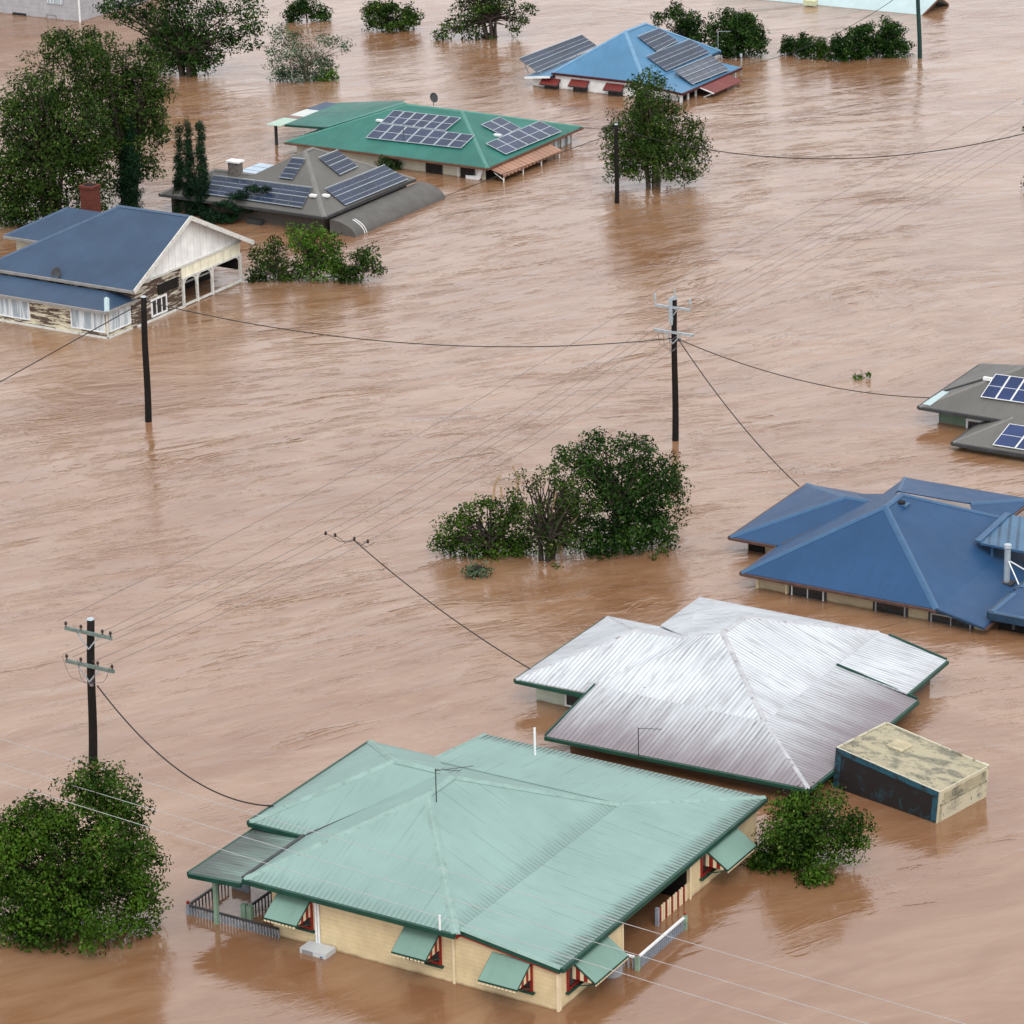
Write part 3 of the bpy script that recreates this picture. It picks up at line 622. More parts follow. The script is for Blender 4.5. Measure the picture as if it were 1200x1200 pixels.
# ---- container
p0 = P(1103, 967, 0); hh = type('q', (), {})()
cont = empty('shipping_container', p0, YAW); tag(cont, 'half sunk rusty cream box container with dark side beside the white corrugated roof', 'container')
a_, b_ = np.array((-4.95, 1.12, 1.72)), np.array((-.1, .02, 1.32)); L = b_-a_; Lh = L/np.linalg.norm(L)
Wd = np.array((.86, 3.05, .0)); Wd -= Lh*(Wd@Lh); Wl = np.linalg.norm(Wd); Wh = Wd/Wl; Nn = np.cross(Lh, Wh); Ll = np.linalg.norm(L); D = 2.5
def cp(l, w_, d_): return a_+Lh*l+Wh*w_-Nn*d_
def cbox(m, l0, l1, w0, w1, d0, d1, mi=0): m.hexa([cp(l, w_, d_) for d_ in (d1, d0) for l, w_ in ((l0, w0), (l1, w0), (l1, w1), (l0, w1))], mi)
def contmat(name, col, dirt, amt, sc=(.8, 2.6, 1), lo=.46):
    m, n, l, bs = newmat(name); tc = n.new('ShaderNodeTexCoord').outputs['Object']
    g = noise(n, l, tc, 1.0, 8, .74, .15, sc, -.3); g2 = noise(n, l, tc, 4, 5, .7)
    f = mth(n, l, 'MULTIPLY', ramp(n, l, g, lo, lo+.13), amt)
    c = mixc(n, l, f, col, dirt); c = mixc(n, l, mth(n, l, 'MULTIPLY', ramp(n, l, g2, .60, .68), .7), c, tuple(x*.35 for x in dirt))
    l.new(c, bs.inputs['Base Color']); bs.inputs['Roughness'].default_value = .7; bump(n, l, bs, g, .3, .03); return m
cm_top = contmat('stained cream steel', (.36, .32, .215), (.085, .09, .07), .75, (.8, 1.3, 1.3), .46)
cm_side = contmat('scorched maroon side', (.008, .006, .006), (.010, .045, .062), .75, (1.6, 1.6, 1.2), .52)
cm_blue = contmat('peeling blue rail', (.010, .075, .115), (.012, .014, .016), .95, (3, 3, 3), .47)
cm_end = contmat('stained cream doors', (.50, .46, .33), (.17, .16, .13), .7, (1, 1, 1), .53)
m = MB(); cbox(m, .04, Ll-.04, .04, Wl-.04, .03, D); m.build('body', cm_top, cont)
m = MB()
cbox(m, .02, Ll-.1, .0, .035, .22, D)
m.build('side_panel', cm_side, cont)
m = MB(); cbox(m, 0, Ll-.06, -.02, .05, -.02, .22); cbox(m, 0, .28, -.015, .036, .22, D); cbox(m, Ll-.3, Ll-.06, -.015, .036, .22, D); m.build('side_rail', cm_blue, cont)
m = MB(); cbox(m, Ll-.05, Ll, 0, Wl, -.02, D); m.build('end_door', cm_end, cont)
m = MB(); cbox(m, Ll-.02, Ll+.03, .1, Wl-.1, .55, .62); cbox(m, Ll-.02, Ll+.03, .1, .22, .5, D); cbox(m, Ll-.0, Ll+.02, .3, Wl-.2, 0.12, .5, 0); m.build('door_bar', cm_top, cont)
m = MB(); cbox(m, 0, Ll, Wl-.06, Wl, -.03, .12); cbox(m, 0, .06, 0, Wl, -.03, .12); cbox(m, Ll-.3, Ll, Wl-.1, Wl+.02, -.05, .1); cbox(m, 0, Ll, -.02, .03, -.04, -.02)
m.build('top_rail', contmat('pale rail', (.52, .49, .38), (.14, .12, .08), .9, (1, 1, 1), .5), cont)
m = MB(); cbox(m, 1.2, 1.95, 1.6, 2.35, -.02, .03); m.build('roof_patch', contmat('cream patch', (.47, .41, .27), (.2, .18, .1), .5), cont)

# ---- 3: blue house at right
h = House('blue_roof_house', 'cream house under a broad deep blue metal roof, right of the white corrugated roof', (868.5, 670.5, .85))
E_, K = .85, 3.3
R1 = (4.85, 4.7, K); R2 = (4.8, 6.5, K)
h.roof([[(0, 0, E_), (9.5, 0, E_), R1], [(9.5, 0, E_), (9.5, 11.6, E_), R2, R1], [(9.5, 11.6, E_), (0, 11.6, E_), R2], [(0, 11.6, E_), (0, 0, E_), R1, R2]], M['navy'])
h.roof([[(9.45, 0.0, E_+.03), (11.75, -.0, .42), (11.75, 11.6, .42), (9.45, 11.6, E_+.03)]], M['navy'])
ap = (1.4, 7.85, 2.15)
h.roof([[(-2.53, 3.8, E_-.01), (.1, 3.8, E_-.01), (3.0, 7.85, 2.15), ap], [(-2.53, 11.9, E_-.01), (-2.53, 3.8, E_-.01), ap], [(.5, 11.9, E_-.01), (-2.53, 11.9, E_-.01), ap, (3.0, 7.85, 2.15)]], M['navy'])
h.roof([[(1.4, 14.6, .95), (7.9, 14.6, .95), (6.2, 11.2, 1.55), (2.6, 11.2, 1.55)], [(7.9, 14.6, .95), (7.9, 8.5, .95), (6.2, 11.2, 1.55)], [(1.4, 8.5, .95), (1.4, 14.6, .95), (2.6, 11.2, 1.55)]], M['navy'])
for p, q in (((0, 0, E_), R1), ((9.5, 0, E_), R1), (R1, R2), (R2, (9.5, 11.6, E_)), ((-2.53, 3.8, E_), ap), ((-2.53, 11.9, E_), ap), (ap, (2.8, 7.85, 2.15)), ((7.9, 14.6, .95), (6.2, 11.2, 1.55)), ((1.4, 14.6, .95), (2.6, 11.2, 1.55))):
    h.cap(p, q, M['bluecap'], .32)
for p, q, o in (((0, 0, E_), (9.5, 0, E_), (0, -1)), ((0, 0, E_), (0, 3.8, E_), (-1, 0)), ((-2.53, 3.8, E_), (.1, 3.8, E_), (0, -1)), ((-2.53, 3.8, E_), (-2.53, 11.9, E_), (-1, 0)), ((11.75, 0, .42), (11.75, 1, .42), (1, 0)), ((1.4, 14.6, .95), (7.9, 14.6, .95), (0, 1)), ((7.9, 14.6, .95), (7.9, 12, .95), (1, 0))):
    h.gutter(p, q, M['brownfascia'], .12, .1, o)
h.gutter((9.45, 0, E_+.03), (11.75, 0, .42), M['navyfascia'], .1, .05, (0, -1), .06, 'barge_board')
m = MB(); m.beam((.1, 3.9, E_+.05), (2.9, 7.8, 2.2), .12, .05); m.build('valley_flashing', M['darkgrey'], h.root)
h.wall([(.5, .55), (9.4, .55), (9.4, 11), (.5, 11)], -1.5, .8, M['cream2']); h.wall([(-2.0, 4.6), (.5, 4.6), (.5, 11.3), (-2.0, 11.3)], -1.5, .8, M['cream2'])
m = MB(); m.poly([(9.4, .56, -1), (11.5, .56, -1), (11.5, .56, .38), (9.4, .56, .8)]); m.poly([(11.5, .56, -1), (11.5, 11, -1), (11.5, 11, .38), (11.5, .56, .38)]); m.build('wall', M['cream2'], h.root)
for a, w_, z1 in ((2.25, 1.6, .62), (6.35, 1.45, .6), (9.0, 1.9, .42)):
    h.window((a, .55), u_A, n_f, w_, -.5, z1, M['aluminium'] if a > 3 else M['whitetrim'], M['glass'], 0 if a > 3 and a < 8 else 1, .06)
    m = MB(); m.vbox((a, .55, 0), u_A, n_f, -.1, w_+.1, .0, .03, z1, z1+.08); m.vbox((a, .55, 0), u_A, n_f, -.12, -.01, .0, .03, -.4, z1); m.vbox((a, .55, 0), u_A, n_f, w_+.01, w_+.12, .0, .03, -.4, z1); m.build('architrave', M['darkgrey'], h.root)
m = MB(); m.vbox((.5, .55, 0), u_A, n_f, -.02, .12, 0, .05, -.5, .78); m.vbox((1.95, .55, 0), u_A, n_f, 0, .1, 0, .05, -.5, .78); m.build('corner_board', M['creamtrim'], h.root)
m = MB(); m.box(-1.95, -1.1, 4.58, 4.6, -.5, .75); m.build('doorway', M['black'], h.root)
# roof hatch vent, flue
v = h.px(1057, 593, 3.0); m = MB(); m.box(v[0]-.3, v[0]+.3, v[1]-.25, v[1]+.25, v[2]-.15, v[2]+.12); vt = m.build('roof_vent', M['bluecap'], h.root)
m = MB(); m.tube([(v[0]-.05, v[1], v[2]+.12), (v[0]-.05, v[1], v[2]+.2)], .2, 16); m.build('vent_opening', M['black'], vt)
v = (10.7, 4.9, .75); m = MB(); m.tube([(v[0], v[1], .4), (v[0], v[1], 2.1), (v[0], v[1], 2.2)], [.14, .14, .14], 14); m.tube([(v[0], v[1], 2.28), (v[0], v[1], 2.42)], [.19, .17], 14); m.tube([(v[0], v[1], 2.2), (v[0], v[1], 2.3)], .1, 10); fl = m.build('flue_pipe', M['galv'], h.root, False)
m = MB(); m.box(v[0]-.35, v[0]+.35, v[1]-.3, v[1]+.3, .5, .66); m.build('flue_base', M['darkrail'], fl)
m = MB(); m.tube([(v[0], v[1], 1.7), (v[0]+1.4, v[1]+.6, .8)], .03, 6); m.tube([(v[0], v[1], 1.75), (v[0]+1.1, v[1]-.9, .7)], .03, 6); m.build('flue_stay', M['whitetrim'], fl)
# raised patio roof and low carport roof at the frame edge
h.roof([[(8.75, 6.5, 1.62), (13.5, 6.5, 1.52), (13.5, 10.0, 1.72), (8.75, 10.0, 1.82)]], roofmat('ribbed blue patio sheet', (.07, .15, .25), groove_shade=.85, period=.42, dirt=(.015, .03, .05), seams=0), .05, 'patio_roof')
h.gutter((8.75, 6.5, 1.62), (13.5, 6.5, 1.52), M['bluecap'], .1, .08, (0, -1), .02); h.gutter((8.75, 6.5, 1.64), (8.75, 10, 1.84), M['bluecap'], .08, .3, (-1, 0), -.02)
m = MB()
for a in (9.2, 12.6): m.box(a, a+.1, 6.6, 6.7, .2, 1.55); m.box(a, a+.1, 9.8, 9.9, .2, 1.7)
m.build('patio_post', M['bluecap'], h.root)
h.roof([[(11.7, .6, .92), (16, .6, .92), (16, 8, .92), (11.7, 8, .92)]], M['navy'], .05, 'carport_roof')
for p, q, o in (((11.7, .6, .93), (16, .6, .93), (0, -1)), ((11.7, .6, .93), (11.7, 3.0, .93), (-1, 0)), ((11.7, 3.6, .93), (11.7, 6, .93), (-1, 0))): h.gutter(p, q, M['navyfascia'], .34, .12, o, .16, 'fascia')
h.cap((11.8, .65, .93), (11.8, 3.1, .93), M['bluecap'], .26, 0, .03); h.cap((11.8, 3.9, .93), (11.8, 7.1, .93), M['bluecap'], .26, 0, .03); h.cap((11.9, .68, .93), (16, .68, .93), M['bluecap'], .16, 0, .02)
m = MB(); m.box(11.95, 15.9, 1.1, 1.3, -1, .8); m.build('shade_wall', M['black'], h.root); h.gutter((12.8, .7, .3), (12.8, .7, .62), M['darkgrey'], .1, .1, (0, 0), 0, 'carport_post')  # black box paints the shade beneath the carport
BLUE = h

# ---- 4: right grey house
h = House('grey_roof_house', 'sage green house with low grey roof and bright blue solar panels at the right edge', (1077, 476, 1.0))
s_ = .40; rz = 1+4*s_
h.roof([[(0, 0, 1), (14, 0, 1), (10, 4, rz), (4, 4, rz)], [(0, 8, 1), (0, 0, 1), (4, 4, rz)], [(14, 8, 1), (0, 8, 1), (4, 4, rz), (10, 4, rz)], [(14, 0, 1), (14, 8, 1), (10, 4, rz)]], M['greyroof'])
h.cap((0, 0, 1), (4, 4, rz), M['greycap'], .3); h.cap((0, 8, 1), (4, 4, rz), M['greycap'], .3); h.cap((4, 4, rz), (10, 4, rz), M['greycap'], .3)
q0, q1, q2, q3 = (3.15, -2.9, .45), (14, -2.9, .45), (14, -.2, 1.25), (5.2, -.2, 1.25)
h.roof([[q0, q1, q2, q3], [(3.15, .6, .45), q0, q3, (4.3, .6, .9)]], M['greyroof'], .05, 'skillion_roof')
for p, q, o in (((0, 0, 1), (14, 0, 1), (0, -1)), ((0, 0, 1), (0, 8, 1), (-1, 0)), (q0, q1, (0, -1)), (q0, (3.15, .5, .45), (-1, 0))): h.gutter(p, q, M['darkgrey'], .14, .12, o)
h.cap(q0, q3, M['greycap'], .25)
pl = (1, 0, s_)
b0 = h.onp(1107, 458, pl, .05); b1 = h.onp(1154, 444, pl, .05); m = MB(); m.beam(b0, b1, .1, .09); m.build('valley_flashing', M['darkgrey'], h.root)
m = MB(); pc = h.onp(1158, 444, pl, .12); m.box(pc[0]-.25, pc[0]+.25, pc[1]-.1, pc[1]+.1, pc[2]-.08, pc[2]+.08); m.build('isolator_box', M['whitetrim'], h.root)
h.roof([[h.onp(1081, 473, pl, .05), h.onp(1090, 475, pl, .05), h.onp(1112, 459, pl, .05), h.onp(1104, 458, pl, .05)]], M['paleroof'], .03, 'roof_patch')
h.wall([(.75, .75), (13.5, .75), (13.5, 7.4), (.75, 7.4)], -1.5, .95, M['sagewall']); h.wall([(3.7, -2.4), (13.5, -2.4), (13.5, .7), (3.7, .7)], -1.5, .42, M['sagewall'])
h.window((2.3, .75), u_A, n_f, 1.5, -.6, .5, M['whitetrim'], M['glass'], 0, .12)
m = MB(); m.vbox((.75, .75, 0), u_A, n_f, -.03, .05, 0, .04, -.6, .92); m.build('corner_board', M['whitetrim'], h.root)
tl = h.onp(1167, 440, pl); bl = h.onp(1149, 467, pl); br = h.onp(1173+18, 473, pl); tr = tl+(br-bl)
ex = (br-bl)/2*3*1.0
W2 = (br-bl); h.panels([tl, tl+W2*2.1, bl+W2*2.1, bl], 5, 1, M['pvb'], M['whitetrim'], .02, .12, .035)
pl2 = (.45+2.9*.296, 0, .296)
tl = h.onp(1183, 498, pl2); bl = h.onp(1163, 523, pl2); h.panels([tl, tl+np.array((6, 0, 0)), bl+np.array((6, 0, 0)), bl], 5, 1, M['pvb'], M['whitetrim'], .02, .1, .035)
RGREY = h

# ---- 5: weathered house at left
h = House('gable_house', 'peeling white weatherboard house with slate blue gable roof and open verandah at left', (154, 340, 2.5))
E_, K = 2.5, 5.4
RA, RB = (-5.0, 5.8, K), (0.05, 5.8, K)
h.roof([[(-10.7, 0, E_), (.15, 0, E_), RB, RA], [(-10.7, 11.6, E_), (-10.7, 0, E_), RA], [(.25, 11.6, E_), (-10.7, 11.6, E_), RA, RB]], M['slate'], .08)
h.roof([[(-13.85, 5.9, E_), (-9.0, 5.9, E_), (-7.9, 8.65, 3.9), (-11.1, 8.65, 3.9)], [(-13.85, 11.4, E_), (-13.85, 5.9, E_), (-11.1, 8.65, 3.9)], [(-9, 11.4, E_), (-13.85, 11.4, E_), (-11.1, 8.65, 3.9), (-7.9, 8.65, 3.9)]], M['slate'])
h.cap((-10.7, 0, E_), RA, M['slatecap'], .3); h.cap(RA, RB, M['slatecap'], .3); h.cap((-13.85, 5.9, E_), (-11.1, 8.65, 3.9), M['slatecap'], .25)
sk = [[(-12, -1.85, 1.7), (-.4, -1.85, 1.7), (-1.7, -.1, 2.22), (-12, -.1, 2.22)], [(-.4, -1.85, 1.7), (-.4, .9, 1.7), (-.9, .9, 1.9), (-1.7, -.1, 2.22)]]
h.roof(sk, M['slate'], .05, 'skirt_roof')
h.cap((-.4, -1.85, 1.7), (-1.3, -.65, 2.06), M['paleroof'], .32)
for p, q, o in (((-10.7, 0, E_), (.15, 0, E_), (0, -1)), ((-13.85, 5.9, E_), (-10.9, 5.9, E_), (0, -1)), ((-12, -1.85, 1.7), (-.4, -1.85, 1.7), (0, -1)), ((-.4, -1.85, 1.7), (-.4, .9, 1.7), (1, 0))): h.gutter(p, q, M['greyfascia'], .15, .13, o)
m = MB(); m.beam((.18, .0, E_-.1), (.1, 5.8, K-.1), .06, .26); m.beam((.1, 5.8, K-.1), (.28, 11.6, E_-.1), .06, .26); m.build('barge_board', M['whitefascia'], h.root)
# gable wall
ga = -.45
zt = lambda b: E_-.1+(min(b, 11.6-b))*(K-E_)/5.8
m = MB(); m.poly([(ga, .3, 2.45), (ga, 11.3, 2.45), (ga, 11.3, zt(11.3)), (ga, 5.8, zt(5.8)), (ga, .3, zt(.3))]); m.build('gable', M['gable'], h.root)
m = MB(); m.box(ga-.1, ga, 5.35, 11.2, 1.72, 2.45); m.build('gable_panel', M['gable2'], h.root)
m = MB(); m.box(ga, ga+.07, .9, 11.25, 2.4, 2.52); m.box(ga, ga+.07, 5.3, 11.25, 1.64, 1.74); m.box(ga-.02, ga+.08, 5.3, 11.25, .05, .17); m.build('trim_rail', M['whitefascia'], h.root)
for b in (5.4, 6.75, 8.25, 11.1):
    m = MB(); m.box(ga-.04, ga+.09, b-.07, b+.07, -1, 1.66)
    for sg in (-1, 1):
        if (b < 5.5 and sg < 0) or (b > 11 and sg > 0): continue
        prev = (ga+.02, b+sg*.06, 1.15)
        for t in (.33, .66, 1): 
            cur = (ga+.02, b+sg*(.06+.36*(1-math.cos(t*math.pi/2))), 1.15+.5*math.sin(t*math.pi/2)); m.beam(prev, cur, .09, .06, up=(1, 0, 0)); prev = cur
    m.build('verandah_post', M['whitefascia'], h.root)
h.wall([(-10, .6), (ga-.02, .6), (ga-.02, 5.3), (-2.6, 5.3), (-2.6, 11.1), (-10, 11.1)], -1.5, 2.42, M['peel2'])
h.wall([(-10, -1.6), (-.62, -1.6), (-.62, .75), (-10, .75)], -1.5, 1.62, M['peel'])
h.wall([(-13.4, 6.4), (-9.5, 6.4), (-9.5, 11), (-13.4, 11)], -1.5, 2.42, M['tealwall'])
m = MB(); m.box(-2.58, -2.54, 5.4, 11, -.5, 2.35); m.box(-2.5, ga-.1, 11.0, 11.08, .8, 1.6); m.build('shade_wall', M['black'], h.root)  # black sheets paint the dark inside of the open verandah
m = MB(); m.box(-2.5, -2.44, 8, 11, .4, .5); m.build('inner_rail', M['whitefascia'], h.root)
h.window((-3.15, -1.6), u_A, n_f, 2.4, .32, 1.55, M['whitetrim'], M['curtain'], 2, .06); h.window((-8.7, -1.6), u_A, n_f, 2.6, .32, 1.55, M['whitetrim'], M['curtain'], 1, .06)
h.window((-.62, -1.45), u_B, n_r, 2.0, .32, 1.5, M['whitetrim'], M['curtain'], 1, .06)
m = MB(); m.box(-10, -.5, -1.72, -1.61, -.02, .1); m.box(-.61, -.5, -1.72, .8, -.02, .1); m.box(-.64, -.56, -1.66, -1.56, -.2, 1.6); m.box(-.62, -.55, .62, .76, -.2, 1.6); m.box(ga, ga+.08, .9, 5.3, -.02, .12); m.build('base_board', M['whitefascia'], h.root)
h.window((ga-.02, 2.3), u_B, n_r, 1.5, .2, 1.25, M['whitetrim'], M['glass'], 2, .1)
m = MB(); m.box(ga, ga+.03, 3.0, 5.0, 1.35, 1.95); m.build('missing_boards', M['black'], h.root)
dish(h, h.px(67, 332, 2.12), .38, M['darkgrey'], (-.1, -.85, .5))
m = MB(); q = h.px(85, 336, 2.1); m.beam(q, q+np.array((.5, .5, .12)), .07, .05); m.beam(q+np.array((.5, .5, .12)), q+np.array((1.0, .25, .05)), .07, .05); m.build('loose_pipe', M['whitetrim'], h.root)
c0 = (-10.9, 10.6); m = MB(); m.box(c0[0]-.45, c0[0]+.45, c0[1]-.4, c0[1]+.4, 2, 4.7); m.box(c0[0]-.52, c0[0]+.52, c0[1]-.47, c0[1]+.47, 4.7, 4.84); ch = m.build('chimney', M['brick'], h.root)
m = MB(); m.box(c0[0]-.3, c0[0]+.3, c0[1]-.25, c0[1]+.25, 4.84, 4.88); m.build('flue_opening', M['black'], ch)
LEFT = h

# ---- 6: teal house
h = House('teal_roof_house', 'ivory house under teal green hip roof covered with solar panels, upper middle', (573, 196, 1.0))
E_ = 1.0; R1 = (-5.8, 6.15, 2.85); R0 = (-10.2, 6.15, 2.85); F = -.2; Bk = 12.4
h.roof([[(-16, F, E_), (0, F, E_), R1, R0], [(0, F, E_), (0, Bk, E_), R1], [(0, Bk, E_), (-16, Bk, E_), R0, R1], [(-16, Bk, E_), (-16, F, E_), R0]], M['teal'])
h.cap((0, F, E_), R1, M['tealcap'], .3); h.cap((-16, F, E_), R0, M['tealcap'], .25); h.cap(R0, R1, M['tealcap'], .3); h.cap((0, Bk, E_), R1, M['tealcap'], .3)
h.roof([[(-17.4, 1.9, 1.62), (-14.1, 2.1, 1.72), (-12.3, 8.9, 2.3), (-17.6, 8.9, 1.62)], [(-14.1, 2.1, 1.72), (-10.4, 6.35, 2.86), (-12.3, 8.9, 2.3)]], M['teal'], .06, 'patio_roof')
h.cap((-14.1, 2.1, 1.74), (-10.4, 6.35, 2.88), M['tealcap'], .2, 0, .03)
h.gutter((-17.4, 1.9, 1.62), (-14.1, 2.1, 1.72), M['dkgreen'], .14, .1, (0, -1), .08)
for b0, b1, k in ((1.4, 3.6, 'sheetg'), (3.6, 4.4, 'sheetb'), (4.4, 6.4, 'sheet'), (6.4, 8.8, 'slate')):
    h.roof([[(-18.7, b0+.005, 1.58), (-17.45, b0+.005, 1.59), (-17.45, b1-.005, 1.59), (-18.7, b1-.005, 1.58)]], M[k], .03, 'patio_sheet')
for a, b in ((-18.4, 2.2), (-14.6, 3.4)):
    m = MB(); m.box(a-.08, a+.08, b-.08, b+.08, -.6, 1.56); m.build('patio_post', M['darkrail'], h.root)
h.whirly((-16.6, 7.2, 1.95), M['sheet'], .22)
for p, q, o in (((-16, F, E_), (0, F, E_), (0, -1)), ((0, F, E_), (0, Bk, E_), (1, 0))): h.gutter(p, q, M['tealfascia'], .13, .1, o)
h.wall([(-15.4, .35), (-.5, .35), (-.5, 11.8), (-15.4, 11.8)], -1.5, .95, M['tealwall'])
m = MB(); m.box(-.52, -.46, .4, 8.3, -.5, .9); m.build('shade_wall', M['black'], h.root)  # black sheet over the ivory wall, painted shade behind the awning
for a, w_ in ((-5.1, 1.3), (-2.4, 1.1)):
    h.window((a, .35), u_A, n_f, w_, -.5, .8, M['darkgrey'], M['glass'], 1, .05)
m = MB(); m.vbox((-1.2, .35, 0), u_A, n_f, 0, .1, 0, .05, -.5, .9); m.vbox((-2.65, .35, 0), u_A, n_f, 0, .1, 0, .05, -.5, .9); m.build('downpipe', M['whitetrim'], h.root)
for b, w_ in ((9.3, .7), (10.2, .7), (11.05, .6)): h.window((-.5, b), u_B, n_r, w_, -.5, .85, M['greyfascia'], M['curtain'], 0, .06)
r = h.roof([[(.05, .2, .82), (.05, 7.8, .82), (1.0, 7.8, .52), (1.0, .2, .52)]], M['copper'], .04, 'awning')
m = MB()
for i in range(16): m.box(.98, 1.02, .2+i*.475, .2+i*.475+.3, .38, .52)
m.build('valance', M['copper'], r)
for b in (.3, 2.8, 5.2, 7.6):
    m = MB(); m.beam((.95, b, .45), (.9, b, -.5), .06, .06); m.beam((.9, b, .2), (.2, b, .6), .04, .04); m.build('awning_post', M['whitetrim'], h.root)
m = MB(); q = h.px(553, 208, .1); m.beam((-1.9, .2, .05), (-.9, .2, .12), .1, .3); m.beam((-.95, .15, .1), (-.7, .15, .75), .05, .3); m.build('bent_flashing', M['whitetrim'], h.root)
pl = (E_+.2*.291, 0, (2.85-1)/6.35); plr = (E_, -(2.85-1)/5.8, 0)
def edge_rails(h, c, ny, lift):
    tl, tr, br, bl = [np.array(p, float) for p in c]; m = MB()
    for j in range(ny+1):
        t = j/ny; m.beam(tl*(1-t)+bl*t+UP*(lift+.02), tr*(1-t)+br*t+UP*(lift+.02), .07, .03)
    m.build('mounting_rail', M['galv'], h.root)
def arr(h, pl, pts, *a, **k):
    c = [h.onp(x, y, pl) for x, y in pts]; h.panels(c, *a, **k)
    if a[2] is M['pvd']: edge_rails(h, c, a[1], k['lift'])
arr(h, pl, ((461.7, 130.5), (541, 139.5), (522, 155), (446, 145.5)), 6, 1, M['pv'], M['galv'], lift=.12, fw=.05)
arr(h, pl, ((446, 146), (557, 160), (540.5, 175.5), (428.5, 163)), 7, 1, M['pv'], M['galv'], lift=.12, fw=.05)
arr(h, plr, ((563, 147.5), (585, 138.5), (610, 151.5), (590, 161.5)), 2, 1, M['pv'], M['galv'], lift=.12, fw=.05)
arr(h, plr, ((568.5, 170), (631.5, 143.5), (658, 156), (592.5, 183)), 5, 1, M['pv'], M['galv'], lift=.14, fw=.05)
for x, y in ((445, 141), (583, 158)):
    q = h.onp(x, y, pl if x < 500 else plr, .1); m = MB(); m.box(q[0]-.25, q[0]+.25, q[1]-.12, q[1]+.12, q[2]-.08, q[2]+.05); m.build('isolator_box', M['whitetrim'], h.root)
dish(h, (-12.0, 12.4, 1.25), .36, M['darkgrey'], (.75, -.2, .3)); h.mast(h.onp(473, 165, pl), 1.2, M['darkrail'], True)
TEAL = h

# ---- 7: grey house with solar panels
h = House('grey_hip_roof_house', 'brown grey house with pyramid roof, dark solar arrays and curved annex roof', (380, 254, 1.2))
E_ = 1.2; K = 3.75; R1 = (-4.7, 5.0, K); R2 = (-4.7, 5.9, K)
h.roof([[(-9.4, 0, E_), (0, 0, E_), R1], [(0, 0, E_), (0, 10.5, E_), R2, R1], [(0, 10.5, E_), (-9.4, 10.5, E_), R2], [(-9.4, 10.5, E_), (-9.4, 0, E_), R1, R2]], M['greyroof'])
ap = (-10, 2.6, 2.5)
h.roof([[(-12.6, 0.02, E_-.01), (-8.5, 0.02, E_-.01), (-6.6, 2.6, 2.5), ap], [(-12.6, 5.2, E_), (-12.6, 0.02, E_), ap], [(-9, 5.2, E_), (-12.6, 5.2, E_), ap, (-6.6, 2.6, 2.5)]], M['greyroof'])
for p, q in (((0, 0, E_), R1), ((0, 10.5, E_), R2), (R1, R2), (ap, (-7, 2.6, 2.5)), ((-12.6, 0, E_), ap)): h.cap(p, q, M['greycap'], .34)
for p, q, o in (((-12.6, 0, E_), (0, 0, E_), (0, -1)), ((0, 0, E_), (0, 10.5, E_), (1, 0)), ((-12.6, 0, E_), (-12.6, 5.2, E_), (-1, 0))): h.gutter(p, q, M['darkgrey'], .15, .12, o)
h.wall([(-12.1, .5), (-.4, .5), (-.4, 10.1), (-9, 10.1), (-9, 4.8), (-12.1, 4.8)], -1.5, 1.12, M['greywall'])
h.roof([[(-10.7, 5.7, 1.5), (-8.5, 5.7, 1.5), (-8.5, 8.4, 1.5), (-10.7, 8.4, 1.5)]], M['skysheet'], .04, 'carport_sheet')
m = MB()
for b in (6.6, 7.5): m.box(-10.7, -8.5, b-.02, b+.02, 1.5, 1.53)
for a in (-10.6, -8.6):
    for b in (5.8, 8.3): m.box(a-.04, a+.04, b-.04, b+.04, -.5, 1.45)
m.build('carport_frame', M['galv'], h.root)
m = MB(); m.box(-8.75, -7.95, 2.2, 2.7, 2.2, 3.2); ch = m.build('chimney', plain('mottled metal flue', (.16, .14, .13), .5, .4, 5), h.root)
m = MB(); m.box(-8.85, -7.85, 2.1, 2.8, 3.2, 3.3); m.build('chimney_cap', M['whitetrim'], ch)
h.whirly((-9.9, 2.6, 2.5), M['greyfascia'], .22); h.whirly((-5.6, 6.6, 3.4), M['galv'], .18)
# bullnose annex
m = MB(); N = 12; prof = [(.05+1.95*math.sin(t*math.pi/2)**1.0, -.25+1.15*math.cos(t*math.pi/2)**.8 if t < 1 else -.25) for t in np.linspace(0, 1, N)]
b0, b1 = .5, 11.0
for i in range(N-1):
    (a0, z0), (a1, z1) = prof[i], prof[i+1]; m.poly([(a0, b0, z0), (a1, b0, z1), (a1, b1, z1), (a0, b1, z0)], uv=[(b0, -i*.25), (b0, -i*.25-.25), (b1, -i*.25-.25), (b1, -i*.25)])
for b in (b0, b1): m.poly([(a, b, z) for a, z in prof]+[(.05, b, -.25)])
h_b = m.build('bullnose_roof', plain('dull grey curved sheet', (.105, .10, .092), .6, .15, 1.5), h.root)
m = MB()
for k in (1.0, 1.22):
    pts = [(a+.0, b0+k, z+.02) for a, z in prof[4:11]]; m.tube(pts, .03, 6)
m.build('flashing_strip', M['whitetrim'], h_b)
m = MB(); m.box(-6.0, -4.9, .1, .48, -.1, .3); m.build('evaporative_cooler', M['darkrail'], h.root)
pf = (E_, 0, (K-E_)/5.0); pr = (E_, -(K-E_)/4.7, 0)
pw = (E_, 0, .5)
arr(h, pw, ((250, 207.5), (366, 222), (354, 245.5), (240, 229)), 7, 2, M['pvd'], M['pvframe'], lift=.12, fw=.022)
arr(h, pr, ((381, 223.5), (451, 195.5), (478, 212), (404.5, 242.5)), 5, 2, M['pvd'], M['pvframe'], lift=.12, fw=.022)
arr(h, pr, ((373.5, 187), (396, 178), (419.5, 197), (398, 207)), 1, 2, M['pvd'], M['pvframe'], lift=.12, fw=.03)
arr(h, pf, ((342, 187), (358.5, 188.5), (343, 212), (327, 210)), 1, 2, M['pvd'], M['pvframe'], lift=.12, fw=.03)
